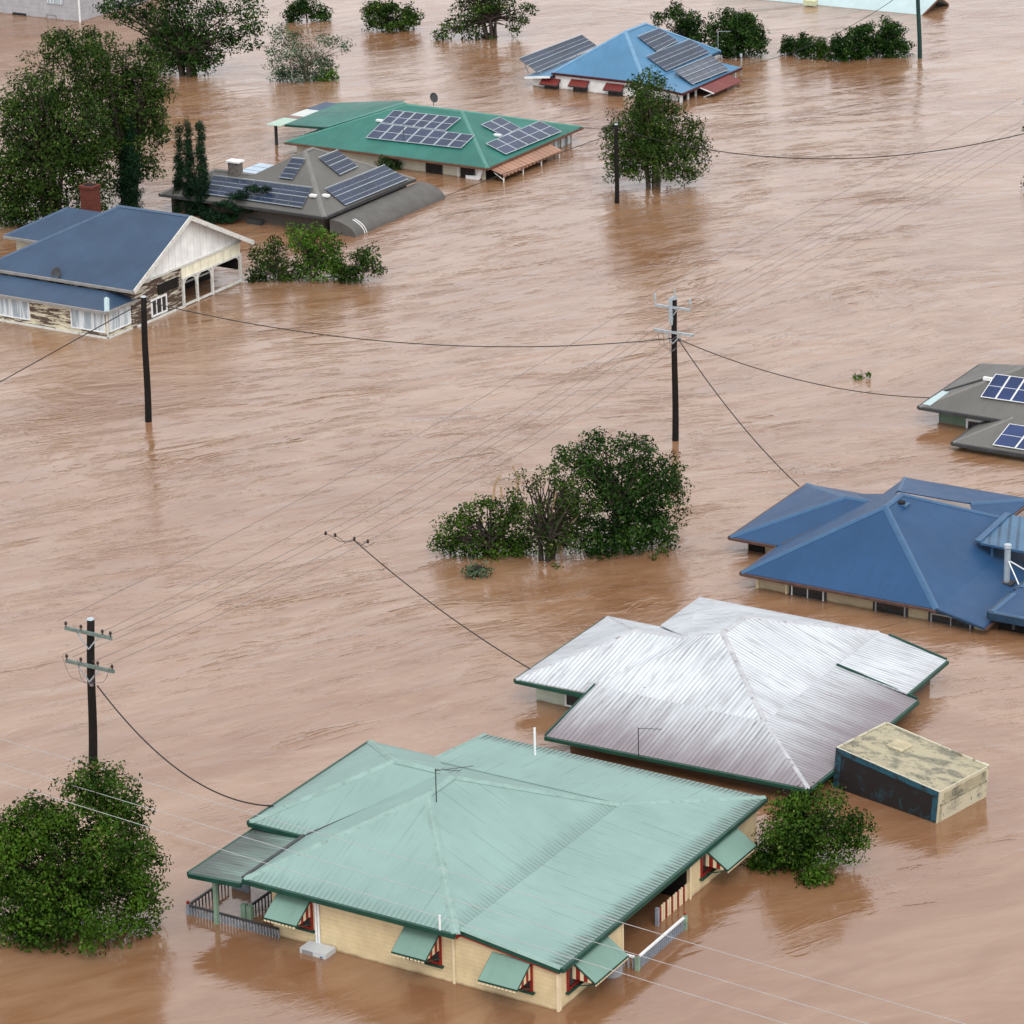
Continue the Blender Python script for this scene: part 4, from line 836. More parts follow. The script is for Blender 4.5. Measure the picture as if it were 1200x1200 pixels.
for x, y, q in ((367, 229, pf), (382, 229, pr)):
    q = h.onp(x, y, q, .12); m = MB(); m.box(q[0]-.22, q[0]+.22, q[1]-.15, q[1]+.15, q[2]-.08, q[2]+.06); m.build('isolator_box', M['whitetrim'], h.root)
GREY = h

# ---- 8: far blue house
h = House('sky_blue_roof_house', 'white house with sky blue roof, racked solar panels and red awnings', (740, 95, 1.2))
E_ = 1.2; K = 3.8; R1 = (-2.75, 4.1, K); R2 = (-2.75, 7.2, K); a1 = 1.1; a0 = -6.6; Bk = 11.8
h.roof([[(a0, 0, E_), (a1, 0, E_), R1], [(a1, 0, E_), (a1, Bk, E_), R2, R1], [(a1, Bk, E_), (a0, Bk, E_), R2], [(a0, Bk, E_), (a0, 0, E_), R1, R2]], M['sky_roof'])
h.roof([[(a1-.6, -.25, 1.22), (4.25, -.25, .8), (4.25, 9, .8), (a1-.6, 9, 1.22)]], M['sky_roof'], .05, 'verandah_roof')
h.roof([[(a0+.1, -.3, 1.0), (-8.7, -.3, .75), (-8.7, 9, .75), (a0+.1, 9, 1.0)]], M['sky_roof'], .05, 'verandah_roof')
for p, q in (((a0, 0, E_), R1), ((a1, 0, E_), R1), (R1, R2), (R2, (a1, Bk, E_))): h.cap(p, q, M['skycap'], .3)
for p, q, o, k in (((a0, 0, E_), (a1, 0, E_), (0, -1), 'maroon'), ((4.25, -.25, .8), (4.25, 9, .8), (1, 0), 'maroon'), ((a1, -.25, 1.18), (4.25, -.25, .8), (0, -1), 'maroon'), ((-8.7, -.3, .75), (a0, -.3, 1.0), (0, -1), 'whitetrim'), ((a1, 9, E_), (a1, Bk, E_), (1, 0), 'navyfascia')): h.gutter(p, q, M[k], .15, .12, o)
h.wall([(-8.3, .1), (-1.0, .1), (-1, 8.8), (-8.3, 8.8)], -1.5, .72, M['white']); h.wall([(-6.4, .12), (.9, .12), (.9, 11.4), (-6.4, 11.4)], -1.5, 1.15, M['white'])
m = MB(); m.box(.9, 3.5, .4, 8.6, -1.5, .75); m.build('wall', M['white'], h.root)
for a in (1.2, 4.0):
    m = MB(); m.box(a-.09, a+.09, .0, .16, -1, .8); m.build('verandah_post', M['whitetrim'], h.root)
m = MB(); m.box(3.9, 4.0, .1, 8.8, .5, .72); m.box(1.1, 4.0, .02, .1, .45, .7); m.build('verandah_beam', M['whitetrim'], h.root)
for b in (1.2, 2.4, 7.4, 8.6):
    m = MB(); m.box(3.9, 4.02, b-.06, b+.06, -1, .55); m.build('verandah_post', M['whitetrim'], h.root)
m = MB(); m.box(3.5, 3.54, .6, 8.4, -.5, .5); m.build('shade_wall', M['black'], h.root)  # black sheet on the white wall, painted shade under the verandah
for x in (621, 664, 716):
    q = h.px(x+3, 97, .7); h.window((q[0], .1), u_A, n_f, 1.2, -.4, .6, M['darkgrey'], M['glass'], 1, .06)
    h.hood((q[0]-.15, .08), u_A, n_f, 1.5, .74 if x < 630 else .85, .55, .38, M['red'], M['darkrail'], False)
r = h.roof([[(4.3, 2.3, .72), (4.3, 6.8, .72), (5.5, 6.8, .38), (5.5, 2.3, .38)]], M['red'], .05, 'awning'); m = MB(); m.beam((5.5, 2.3, .35), (4.3, 2.3, .68), .05, .07); m.beam((5.4, 2.4, .35), (4.4, 2.4, -.1), .05, .05); m.build('awning_frame', M['whitetrim'], r)
# tilt frame array on the left
T = [h.px(608, 69, 1.85), h.px(682, 41, 1.85), h.px(700, 54, 1.05), h.px(630, 85, 1.05)]
edge_rails(h, T, 2, .02); h.panels(T, 6, 2, M['pvd'], M['pvframe'], lift=.02, fw=.022)
m = MB()
for t in (.05, .35, .65, .95):
    q = T[0]*(1-t)+T[1]*t; g = T[3]*(1-t)+T[2]*t; m.beam(q, (q[0]+.5, q[1], .8), .05, .05); m.beam(q-UP*.05, g-UP*.05, .05, .05); m.beam(g, (g[0], g[1], .8), .05, .05)
m.build('panel_rack', M['galv'], h.root)
pr = (E_+a1*.676, -.676, 0)
arr(h, pr, ((747, 45), (772.5, 35), (794, 50), (769.5, 62.5)), 3, 2, M['pvd'], M['pvframe'], lift=.14, fw=.022)
arr(h, pr, ((757.5, 68.5), (808.5, 48), (831, 63), (780, 85)), 6, 2, M['pvd'], M['pvframe'], lift=.14, fw=.022)
pe = (1.75, -.20, 0); c4 = [h.onp(x, y, pe) for x, y in ((790, 83), (834, 65), (854.5, 82), (811, 99))]
edge_rails(h, c4, 2, .02); h.panels(c4, 5, 2, M['pvd'], M['pvframe'], lift=.02, fw=.022)
m = MB()
for t in (.05, .5, .95):
    for a, b in ((c4[0], c4[1]), (c4[3], c4[2])): q = a*(1-t)+b*t; m.beam(q-UP*.03, (q[0], q[1], .85), .05, .05)
    m.beam(c4[0]*(1-t)+c4[1]*t-UP*.05, c4[3]*(1-t)+c4[2]*t-UP*.05, .05, .05)
m.build('panel_rack', M['galv'], h.root)
h.whirly((-3.9, 6.1, 3.35), M['maroon'], .28); h.whirly((-3.9, 8.6, 3.35), M['maroon'], .28)
h.mast((1.0, 11.6, 1.2), 1.5, M['galv'])
m = MB(); m.tube([(4.25, 9, .2), (4.25, 9, 1.6)], .03, 6); m.tube([(4.25, 9, 1.6), (4.25, 9, 1.8)], .1, 8); m.build('security_light', M['galv'], h.root)
FAR = h

# ---- 9: top left block
h = House('grey_block_building', 'tall pale grey clad building cut by the top left frame corner', (94, 26, 0), 'building', None)
h.wall([(-22, 0), (0, 0), (0, 12), (-22, 12)], -1.5, 6.5, M['greyblock'])
h.roof([[(-22.3, -.3, 6.5), (.3, -.3, 6.5), (.3, 6, 8.3), (-22.3, 6, 8.3)], [(-22.3, 6, 8.3), (.3, 6, 8.3), (.3, 12.3, 6.5), (-22.3, 12.3, 6.5)]], M['greyroof'])
m = MB(); m.box(-.06, .05, -.06, .05, -1, 6.4); m.build('corner_board', M['whitetrim'], h.root)
q = h.px(60, 3, 1.5); h.window((-3.3, 0), u_A, n_f, 1.7, 1.25, 2.3, M['aluminium'], M['curtain'], 1, .06); h.window((-3.4, 0), u_A, n_f, 1.0, -.4, .35, M['greyfascia'], M['greyblock'], 0, .05)
h.window((-6.9, 0), u_A, n_f, 1.4, -.4, .22, M['darkrail'], M['glass'], 1, .05)
# ---- 10: top right sunk roof
h = House('sunken_roof_house', 'house drowned to its pale blue roof with only the gable showing', (1081, 18, 0))
h.roof([[(-19, 0, .04), (0, 0, .04), (.45, 2.3, 1.05), (-19, 2.3, 1.05)], [(-19, 2.3, 1.05), (.45, 2.3, 1.05), (.2, 4.6, .04), (-19, 4.6, .04)]], M['paleroof'], .06)
m = MB(); m.beam((.04, 0, 0.02), (.49, 2.3, 1.02), .06, .14); m.beam((.49, 2.3, 1.02), (.24, 4.6, .02), .06, .14); m.build('barge_board', M['tealfascia'], h.root)
m = MB(); m.poly([(-.5, .3, -.2), (-.5, 4.3, -.2), (-.5, 2.3, .95)]); m.build('gable', M['greywall'], h.root)
m = MB(); q = h.px(950, 2, .35); m.box(q[0]-.5, q[0]+.5, q[1]-.35, q[1]+.35, .1, q[2]+.14); m.build('roof_box', plain('pale yellow paint', (.55, .58, .38)), h.root)

# ---------------------------------------------------------------- poles
def pole(name, base, ytop, label, mat, r0=.19, r1=.14, ylean=0, xtop=None):
    b = P(*base); z = zat(b, ytop); e = empty(name, b); tag(e, label, 'power pole', 'power poles standing in the flood')
    lean = 0
    if xtop is not None:
        ppm = proj(b+np.array([1, 0, z]))[0]-proj(b+np.array([0, 0, z]))[0]; lean = (xtop-proj(b+np.array([0, 0, z]))[0])/ppm
    m = MB(); k = z/6
    m.tube([(-lean*2/z, 0, -2)]+[(lean*t+.02*math.sin(t*7), 0, z*t) for t in np.linspace(0, 1, 9)], [r0]+list(np.linspace(r0, r1, 9)), 12); m.build('pole', mat, e, True)
    m = MB(); m.tube([(lean, 0, z), (lean, 0, z+.04)], [r1*1.08, r1*.95], 12); m.build('pole_cap', M['galv'], e)
    return e, b, z, lean
def arm(e, z, half0, half1, mat, off=-.22, ins=(), lean=0, t=.12, inm='ins', ih=.22, brace=.55, tilt=0):
    m = MB(); A_ = A[:2]; nB = -B[:2]; half0 *= .88; half1 *= .88; ins = tuple(q*.88 for q in ins); c = np.array([lean+nB[0]*abs(off), nB[1]*abs(off), z])
    d = np.array([A_[0], A_[1], 0]); p = c-d*half0+UP*tilt*half0; q = c+d*half1-UP*tilt*half1; m.beam(p, q, t*.85, t); o = m.build('crossarm', mat, e)
    out = []
    for s in ins:
        m = MB(); k = c+d*s+UP*(t/2-tilt*s); m.tube([k, k+UP*ih*.4, k+UP*ih*.45, k+UP*ih*.7, k+UP*ih*.75, k+UP*ih], [.025, .025, .07, .05, .06, .03], 8)
        m.build('insulator', M[inm], o); out.append(k+UP*ih)
    if brace:
        m = MB(); 
        for sg in (-1, 1): m.beam(c+d*sg*brace-UP*.05, c-UP*(brace+.15), .03, .05)
        m.build('brace', M['galv'], o)
    return out, p, q
W = lambda b, p: np.array([b[0], b[1], 0])+np.array(p)
# near pole with two timber arms
e1, b1, z1, l1 = pole('power_pole', (109, 893), 726, 'dark pole with two weathered timber crossarms behind the large green bush', M['timber'], .18, .15, xtop=106)
zA = z1-.5; i1, _, _ = arm(e1, zA, 1.25, 1.35, M['greyarm'], -.2, (-1.2, -.35, .85, 1.3), l1*.9, .13)
zB = zA-1.4; i1b, _, _ = arm(e1, zB, 1.25, 1.45, M['greyarm'], -.2, (-1.2, -.4, .55, 1.35), l1*.7, .13)
m = MB(); rr = random.Random(3)
for a, b in ((-1.15, -.1), (-.4, .1), (.5, .15), (1.2, .2)):
    p = np.array([A[0]*a, A[1]*a-.2, zB+.2]); q = np.array([.0, -.2, zB-.75]); mid = (p+q)/2+np.array([.15*a, 0, -.3]); m.tube([p, (p+mid)/2-UP*.12, mid, q], .012, 5)
m.tube([(.1, -.2, zB-.8), (.25, -.2, zB-.85)], .06, 6); m.build('jumper_wire', M['faint'], e1)
e4, b4, z4, l4 = pole('power_pole', (791.5, 516), 349, 'tall pole with pale steel crossarms above the drowned tree in mid river', M['timber'], .17, .13, xtop=790)
zc = z4-.45; i4, _, _ = arm(e4, zc, 1.15, 1.15, M['galv'], -.18, (-1.12, 1.12), l4, .12, 'galv', .55, .3)
zd = z4-1.75; i4b, _, _ = arm(e4, zd, 1.2, 1.35, M['galv'], -.18, (), l4*.7, .12, brace=.45)
m = MB(); m.box(l4-.28, l4-.1, -.25, -.1, zc-.7, zc+.5); m.beam((l4-.19, -.18, zc+.45), (l4+.12, -.18, zc+.5), .1, .16); m.tube([(l4+.02, -.18, zc+.5), (l4+.02, -.18, zc+1.0)], [.05, .03], 8); m.tube([(l4-.15, -.2, zc-.5), (l4-.15, -.2, zc-.9)], [.1, .07], 8); m.build('switch_bracket', M['galv'], e4)
m = MB()
for a in (-1.0, -.7, -.35): m.tube([(A[0]*a, A[1]*a-.2, zd-.05), (A[0]*a*.9, A[1]*a-.2, zd-.7), (-.2, -.2, zd-1.0), (0, -.2, zd-.9)], .012, 5)
m.tube([(.1, -.15, zd-.4), (.28, -.2, zd-.4)], .09, 6); m.build('jumper_wire', M['faint'], e4)
e2, b2, z2, l2 = pole('power_pole', (174, 494), 348, 'bare black pole beside the peeling gable house', M['timber'], .18, .15, xtop=168)
e3, b3, z3, l3 = pole('power_pole', (723, 238), 146, 'slim dark pole with pale cap in front of the lone rounded tree', M['timber'], .15, .12, xtop=722)
e5, b5, z5, l5 = pole('power_pole', (1078, 68), -30, 'dark green pole cut by the top of the frame near the hedge', M['greenpole'], .17, .14, xtop=1075)
e6, b6, z6, l6 = pole('power_pole', (1213, 305), 115, 'pole just past the right frame edge with only its arm tips showing', M['timber'], .17, .13)
i6, _, _ = arm(e6, z6-.4, 1.2, 1.2, M['galv'], -.18, (-1.1, 0, 1.1), 0, .1, 'galv', .3, .3); i6b, _, _ = arm(e6, z6-2.0, 1.2, 1.2, M['greyarm'], -.18, (-1.1, -.4, .4, 1.1), 0, .1)

# ---------------------------------------------------------------- cables
def cable(p, q, midpx, label, r=.028, mat='cable', t=.5, n=28, name='overhead_cable', cat='cable', group='overhead cables'):
    p = np.array(p, float); q = np.array(q, float)
    c = p*(1-t)+q*t; sag = 0.0
    if midpx is not None:
        for _ in range(40): sag += (midpx-proj(c-UP*sag)[1])/22.0
    k = sag/(4*t*(1-t)); m = MB(); o = p.copy()
    m.tube([p+(q-p)*s-UP*(k*4*s*(1-s))-o for s in np.linspace(0, 1, n)], r, 5)
    ob = m.build(name, M[mat], None, True); ob.location = tuple(o); tag(ob, label, cat, group); return ob
c1 = W(b1, (l1*.7+.2, -.2, zB-.85))
g = GREEN.wld((-11.2, 5.3, 2.3))
cable(c1, g, 907, 'thick service cable dipping from the two armed pole to the mint roof', .03)
n4 = W(b4, (.15, -.2, zd-.35))
cable(n4, BLUE.wld((-2.5, 11.0, 1.0)), 492, 'service cable falling from the steel armed pole to the deep blue roof', .028)
cable(n4, RGREY.wld((-.1, 1.5, 1.0)), 447, 'service cable from the steel armed pole to the right edge grey house', .024)
cable(W(b4, (-.15, -.2, zd-.3)), W(b2, (l2+.1, -.1, z2-.2)), 402, 'long sagging cable from the bare black pole to the steel armed pole', .026)
q = P(-40, 470, 2.2); cable(W(b2, (l2-.1, -.1, z2-.3)), q, None, 'cable running from the bare black pole down to the lower left frame edge', .028)
cable(W(b3, (l3, -.1, z3-.25)), W(b6, (-.3, -.2, z6-1.9)), 186, 'cable across pale water from the slim capped pole to the right edge', .03, t=.55)
cable(W(b3, (l3, -.1, z3-.35)), TEAL.wld((-.1, 12.2, 1.0)), None, 'short service cable from the slim capped pole to the teal roof corner', .022)
cable(W(b3, (l3, -.1, z3-.5)), GREY.wld((1.9, 11.0, .1)), 200, 'low slack cable from the slim capped pole to the curved annex roof', .022, t=.6)
cable(W(b5, (0, -.1, z5-.3)), FAR.wld((4.25, 9, .9)), 42, 'thin cable from the green pole past the hedge to the sky blue roof', .022, t=.5)
# three phase conductors and the low voltage set beneath, pole to pole
near = W(b1, (0, 0, 0)); 
off = np.array([A[0], A[1], 0])
names = ['outermost left', 'inner left', 'inner right', 'outermost right']
ln = []
for k, s in enumerate((-1.12, 1.12)):
    p = W(b4, (l4+A[0]*s-B[0]*.18, A[1]*s-B[1]*.18, zc+.6)); q = W(b6, (A[0]*s-B[0]*.18, A[1]*s-B[1]*.18, z6-.05)); r_ = W(b1, (A[0]*s-B[0]*.2, A[1]*s-B[1]*.2, zA+.28))
    cable(p, q, None, ('left' if k == 0 else 'right')+' upper conductor running from the steel armed pole to the top right', .011, 'faint', name='power_line', cat='power line', group='bare conductors pole to pole')
    cable(p, r_, proj((p+r_)/2)[1]+14, ('left' if k == 0 else 'right')+' upper conductor crossing mid river down to the two armed pole', .011, 'faint', name='power_line', cat='power line', group='bare conductors pole to pole')
for k, s in enumerate((-1.0, -.5, .5, 1.2)):
    p = W(b4, (l4*.7+A[0]*s-B[0]*.18, A[1]*s-B[1]*.18, zd+.05)); q = W(b6, (A[0]*s-B[0]*.18, A[1]*s-B[1]*.18, z6-1.7)); r_ = W(b1, (A[0]*s-B[0]*.2, A[1]*s-B[1]*.2, zB+.28))
    cable(p, q, None, names[k]+' lower conductor running from the steel armed pole to the right edge', .010, 'faint', name='power_line', cat='power line', group='bare conductors pole to pole')
    cable(p, r_, proj((p+r_)/2)[1]+27, names[k]+' lower conductor crossing mid river to the two armed pole', .011, 'faint', name='power_line', cat='power line', group='bare conductors pole to pole')
    c_ = (p+r_)/2; sg = 0.
    for _ in range(40): sg += (proj((p+r_)/2)[1]+27-proj(c_-UP*sg)[1])/22.0
    u_ = .615; tp_ = p+(r_-p)*u_-UP*(sg*4*u_*(1-u_))
    taps = [tp_] if k == 0 else taps+[tp_]
e = empty('cable_junction', taps[2]); tag(e, 'small cluster of line taps hanging in mid span over the river', 'line tap')
cable(taps[2]-UP*.1, WHITE.wld((-14.7, 4.2, 1.15)), 716, 'service cable dropping from the mid span wires to the white corrugated roof', .026)
m = MB()
for q in taps: c = q-taps[2]; m.tube([c-UP*.09, c+UP*.07], [.07, .045], 6)
m.build('clamp', M['ins'], e)
m = MB()
for q in taps[:2]+taps[3:]: c = q-taps[2]; m.tube([c, c*.5-UP*.28, -UP*.1], .013, 5)
m.tube([(0, 0, -.1), (.5, .1, -.45), (.9, .15, -.25)], .012, 5); m.build('lead_wire', M['cable'], e)
# pale wires crossing above the mint roof
for (x0, y0), (x1, y1), lb in (((711, 1076), (860, 1120), 'topmost of three pale wires crossing the lower right water'), ((700, 1105), (860, 1153), 'middle of three pale wires crossing the lower right water'), ((711, 1135), (860, 1181), 'lowest of three pale wires crossing the lower right water')):
    p = P(x0, y0, 5.6); q = P(x1, y1, 5.6); d_ = q-p
    cable(p-d_*6, p+d_*4.5, None, lb, .011, 'wire', name='power_line', cat='power line', group='pale wires over the foreground')

# ---------------------------------------------------------------- trees
def leaf_mesh(name, pts, nrm, size, mat, parent, elong=2.0, jitter=.8):
    n = len(pts); r = rng
    nn = nrm+r.normal(0, jitter, (n, 3)); nn[:, 2] += .35; nn /= np.linalg.norm(nn, axis=1)[:, None]
    t = r.normal(0, 1, (n, 3)); t[:, 2] -= .2; t -= nn*(t*nn).sum(1)[:, None]; t /= np.linalg.norm(t, axis=1)[:, None]; b = np.cross(nn, t)
    L = size*r.uniform(.6, 1.3, (n, 1)); Wd_ = L/elong
    bend = nn*L*.18
    v = np.empty((n, 4, 3)); v[:, 0] = pts-t*L*.5-bend; v[:, 1] = pts+b*Wd_*.5+t*L*.06; v[:, 2] = pts+t*L*.5-bend; v[:, 3] = pts-b*Wd_*.5+t*L*.06
    me = bpy.data.meshes.new(name); me.vertices.add(4*n); me.vertices.foreach_set('co', v.reshape(-1)); me.loops.add(4*n); me.loops.foreach_set('vertex_index', np.arange(4*n, dtype=np.int32))
    me.polygons.add(n); me.polygons.foreach_set('loop_start', np.arange(0, 4*n, 4, dtype=np.int32)); me.polygons.foreach_set('loop_total', np.full(n, 4, dtype=np.int32)); me.update(calc_edges=True)
    me.materials.append(mat); o = bpy.data.objects.new(name, me); COL.objects.link(o); o.parent = parent; return o
def tree(name, base, blobs, label, cat, mat, leaf=.2, dens=1.0, clump=.55, group=None, bark='bark', trunk=.16, stems=1, hollow=.35, elong=2.0, fill=.55, depth=1.0, skirt=None):
    """blobs: (px, py, rx, ry[, dY]) measured in the photograph; each becomes a real ellipsoid cloud of leaf clumps"""
    b = P(*base); Y0 = b[1]; e = empty(name, b); tag(e, label, cat, group); pts_, nr_ = [], []; cents = []
    for bl in blobs:
        x, y, rx, ry = bl[:4]; dY = bl[4] if len(bl) > 4 else 0
        c = atY(x, y, Y0+dY); dist = math.hypot(c[1], CH-c[2]); s = dist/CF
        ra, rz_ = rx*s, ry*s/.94; rb = (ra*.5+rz_*.5)*depth
        if c[2]-rz_ < -.3: pass
        area = 4*math.pi*((ra*rz_+ra*rb+rb*rz_)/3)
        nc = max(3, int(area/(clump*clump*1.15)))
        for k in range(nc):
            q = rng.normal(0, 1, 3); q /= np.linalg.norm(q); rad = rng.uniform(.62, 1.0) if rng.random() > .3 else rng.uniform(.2, .7)
            cc = c+q*np.array([ra, rb, rz_])*rad
            if cc[2] < -.25: cc[2] = abs(cc[2])*.4
            if rng.random() < hollow*.35: continue
            cr = clump*rng.uniform(.6, 1.25); nl = int(dens*26*(cr/leaf/2.6)**2*fill*2)
            z = rng.normal(0, 1, (nl, 3)); z /= np.linalg.norm(z, axis=1)[:, None]; rd = rng.uniform(.35, 1, (nl, 1))**.6
            p = cc+z*rd*cr*np.array([1, 1, .75]); keep = p[:, 2] > -.15
            out = (q*.5+z*.9)
            pts_.append(p[keep]); nr_.append(out[keep])
            if rng.random() < .35: cents.append(cc)
    if skirt is None: skirt = cat in ('bush', 'shrub')
    if skirt:      # lowest foliage trails in the water
        low = sorted(blobs, key=lambda q: -(q[1]+q[3]))[:max(2, len(blobs)//2)]
        for bl in low:
            c = atY(bl[0], bl[1], Y0+(bl[4] if len(bl) > 4 else 0)); s = math.hypot(c[1], CH-c[2])/CF
            for k in range(int(6+bl[2]*s*5/clump)):
                t = rng.uniform(0, 2*math.pi); rd_ = math.sqrt(rng.random()); cc = np.array([c[0]+math.cos(t)*rd_*bl[2]*s*.95, c[1]+math.sin(t)*rd_*bl[2]*s*.7, rng.uniform(0, max(.3, c[2]*.7))])
                nl = int(dens*26*(clump*.8/leaf/2.6)**2*fill*2); z = rng.normal(0, 1, (nl, 3)); z /= np.linalg.norm(z, axis=1)[:, None]
                p = cc+z*rng.uniform(.35, 1, (nl, 1))**.6*clump*.85*np.array([1, 1, .6]); keep = p[:, 2] > -.1; pts_.append(p[keep]); nr_.append(z[keep])
    pts = np.concatenate(pts_)-b; nr = np.concatenate(nr_)
    leaf_mesh('crown', pts, nr, leaf, M[mat], e, elong)
    m = MB(); rr = random.Random(len(cents))
    top = max(c[2] for c in cents)
    for sidx in range(stems):
        ang = 2*math.pi*sidx/max(1, stems); ofs = np.array([math.cos(ang), math.sin(ang), 0])*(trunk*2.2 if stems > 1 else 0)
        mine = cents[sidx::stems][:26]
        mc = np.mean(mine, axis=0)-b; fork = np.array([mc[0]*.35, mc[1]*.35, max(.5, mc[2]*.55)])+ofs*1.6
        m.tube([ofs*1.0-UP*1.5, ofs, fork*.5+ofs*.4, fork], [trunk*1.1, trunk, trunk*.8, trunk*.62], 8)
        for c in mine:
            q = np.array(c)-b; mid = fork+(q-fork)*.5+np.array([rr.uniform(-.2, .2), rr.uniform(-.2, .2), .12]); m.tube([fork, mid, q], [trunk*.45, trunk*.26, trunk*.08], 5, False)
    m.build('trunk', M[bark], e, True); return e, b
def spikes(e, b, Y, segs, mat='palebark', r=.05):
    for s in segs:
        m = MB(); p = [atY(x, y, Y)-b for x, y in s]; m.tube(p, [r*(1-.6*i/len(p)) for i in range(len(p))], 6); m.build('broken_branch', M[mat], e)

tree('green_bush', (95, 1090), [(50, 1010, 60, 62), (120, 985, 62, 70), (95, 1060, 85, 42, -.6), (35, 1065, 60, 42, -.4), (160, 1030, 34, 60), (115, 925, 42, 32, .5), (35, 948, 20, 20, .5), (0, 1000, 40, 60), (-5, 975, 18, 14), (150, 955, 24, 24), (60, 975, 30, 34)],
     'large glossy green bush in the lower left beside the mint roofed house', 'bush', 'leafA', .16, 1.15, .46, 'bushes standing in the flood', 'darkbark', .12, 3)
tree('green_bush', (940, 1015), [(928, 970, 36, 36), (960, 958, 46, 34), (925, 995, 38, 24), (965, 990, 42, 26), (1003, 973, 24, 18), (955, 1030, 20, 14, -1.2), (935, 938, 18, 14), (905, 1000, 20, 18), (893, 1008, 20, 12)],
     'dark leafy bush between the mint roof and the box container', 'bush', 'leafA', .15, 1.2, .42, 'bushes standing in the flood', 'darkbark', .1, 2)
# drowned trees in mid river
e, b = tree('drowned_tree', (725, 640), [(735, 575, 38, 38), (762, 562, 30, 38), (700, 545, 30, 22), (665, 533, 14, 16), (695, 520, 22, 12), (735, 528, 34, 16), (745, 612, 46, 26, -.6), (787, 558, 18, 30), (695, 575, 28, 30), (768, 612, 26, 22), (715, 638, 36, 13, -1), (690, 618, 26, 20, -.4), (665, 585, 22, 26), (770, 585, 34, 30)],
     'densest of the drowned trees in mid river, under the steel armed pole', 'tree', 'leafC', .17, 1.15, .45, 'half drowned trees in mid river', 'darkbark', .16, 3, hollow=1.1, skirt=True)
spikes(e, b, b[1], (((672, 545), (683, 534)), ((705, 600), (718, 590)), ((680, 620), (690, 600), (694, 590))), 'palebark')
e, b = tree('drowned_tree', (640, 655), [(645, 560, 18, 16), (640, 600, 22, 22), (655, 620, 22, 20), (625, 570, 9, 12), (670, 590, 14, 20), (640, 645, 12, 10, -.8), (650, 665, 9, 6, -1), (600, 580, 10, 8), (608, 558, 7, 7), (685, 600, 20, 18), (670, 560, 18, 18), (655, 545, 12, 12), (625, 625, 24, 20), (655, 635, 22, 14, -.5), (610, 605, 18, 20), (675, 630, 22, 14, -.4)],
     'sparse broken tree with bare pale branches, middle of the drowned trees', 'tree', 'leafB', .17, .8, .36, 'half drowned trees in mid river', 'darkbark', .13, 5, hollow=1.3)
spikes(e, b, b[1], (((640, 655), (645, 610), (650, 585), (652, 575)), ((578, 585), (580, 567), (586, 557)), ((588, 585), (587, 570)), ((635, 645), (634, 615), (630, 590)), ((655, 650), (665, 620), (680, 600)), ((605, 575), (608, 560), (600, 545)), ((660, 660), (655, 640), (640, 625))), 'palebark', .07)
e, b = tree('drowned_tree', (575, 650), [(530, 620, 22, 22), (520, 640, 20, 12), (545, 605, 24, 16), (560, 640, 26, 20), (590, 615, 22, 24), (605, 635, 16, 16), (575, 590, 18, 12), (600, 600, 18, 16), (615, 640, 20, 14), (585, 640, 26, 16), (545, 635, 26, 18)],
     'low spreading half sunk tree, leftmost of the drowned trees', 'tree', 'leafA', .17, .9, .38, 'half drowned trees in mid river', 'darkbark', .12, 4, hollow=1.0)
tree('drowned_branch', (560, 676), [(560, 668, 16, 8), (553, 672, 9, 6)], 'single leafy branch end floating left of the drowned trees', 'branch', 'leafD', .2, .9, .35, None, 'darkbark', .05)
# lone tree behind slim pole
tree('rounded_tree', (765, 218), [(765, 120, 30, 34), (750, 105, 14, 14), (745, 150, 36, 30), (790, 155, 34, 30), (765, 185, 44, 26, -1), (720, 170, 16, 30), (810, 180, 22, 28), (730, 195, 24, 18), (795, 200, 24, 14), (765, 95, 16, 12), (760, 150, 34, 40)],
     'lone rounded green tree standing in open water behind the slim pole', 'tree', 'leafB', .2, .95, .55, None, 'bark', .16, 5, hollow=.7)
# bushes by the grey annex
tree('garden_bush', (330, 328), [(310, 305, 20, 20), (335, 315, 22, 14), (300, 325, 14, 8), (325, 290, 14, 12)], 'left bush of the row behind the white gable', 'bush', 'leafB', .2, .9, .4, 'bushes between the gable house and the annex', 'bark', .07, 3)
tree('garden_bush', (365, 328), [(360, 285, 24, 18), (385, 290, 18, 18), (345, 275, 16, 12), (370, 310, 26, 16), (395, 305, 12, 16), (372, 270, 12, 10)], 'tallest and brightest bush in front of the curved annex roof', 'bush', 'leafF', .2, .9, .42, 'bushes between the gable house and the annex', 'bark', .07, 3)
tree('garden_bush', (420, 330), [(420, 310, 20, 18), (435, 300, 14, 12), (405, 318, 14, 10), (440, 315, 10, 8)], 'right bush of the row, standing apart in open water', 'bush', 'leafB', .2, .9, .4, 'bushes between the gable house and the annex', 'bark', .06, 2)
# big tree mass at upper left
tree('broad_tree', (60, 262), [(60, 100, 48, 40), (40, 140, 50, 44), (95, 150, 40, 46), (55, 185, 60, 40), (90, 60, 34, 26), (60, 50, 20, 14), (20, 190, 34, 44), (10, 130, 20, 26), (0, 215, 30, 40), (75, 215, 30, 20), (50, 230, 36, 20), (95, 185, 30, 26), (20, 235, 34, 22), (110, 225, 22, 18)],
     'largest dark green tree in the upper left beside the brick chimney', 'tree', 'leafB', .22, 1.0, .66, 'tall trees at upper left', 'darkbark', .2, 5, skirt=True, hollow=.9)
tree('broad_tree', (150, 240), [(150, 90, 36, 34), (175, 75, 20, 22), (165, 125, 32, 36), (130, 120, 34, 40), (185, 110, 16, 34), (115, 55, 28, 22), (150, 165, 36, 30), (185, 150, 14, 26), (115, 160, 34, 44), (170, 195, 24, 16), (130, 200, 30, 24), (110, 95, 30, 34)],
     'tall green tree right of the largest upper left tree, above the cypress', 'tree', 'leafB', .21, 1.05, .6, 'tall trees at upper left', 'darkbark', .2, 3, hollow=.9)
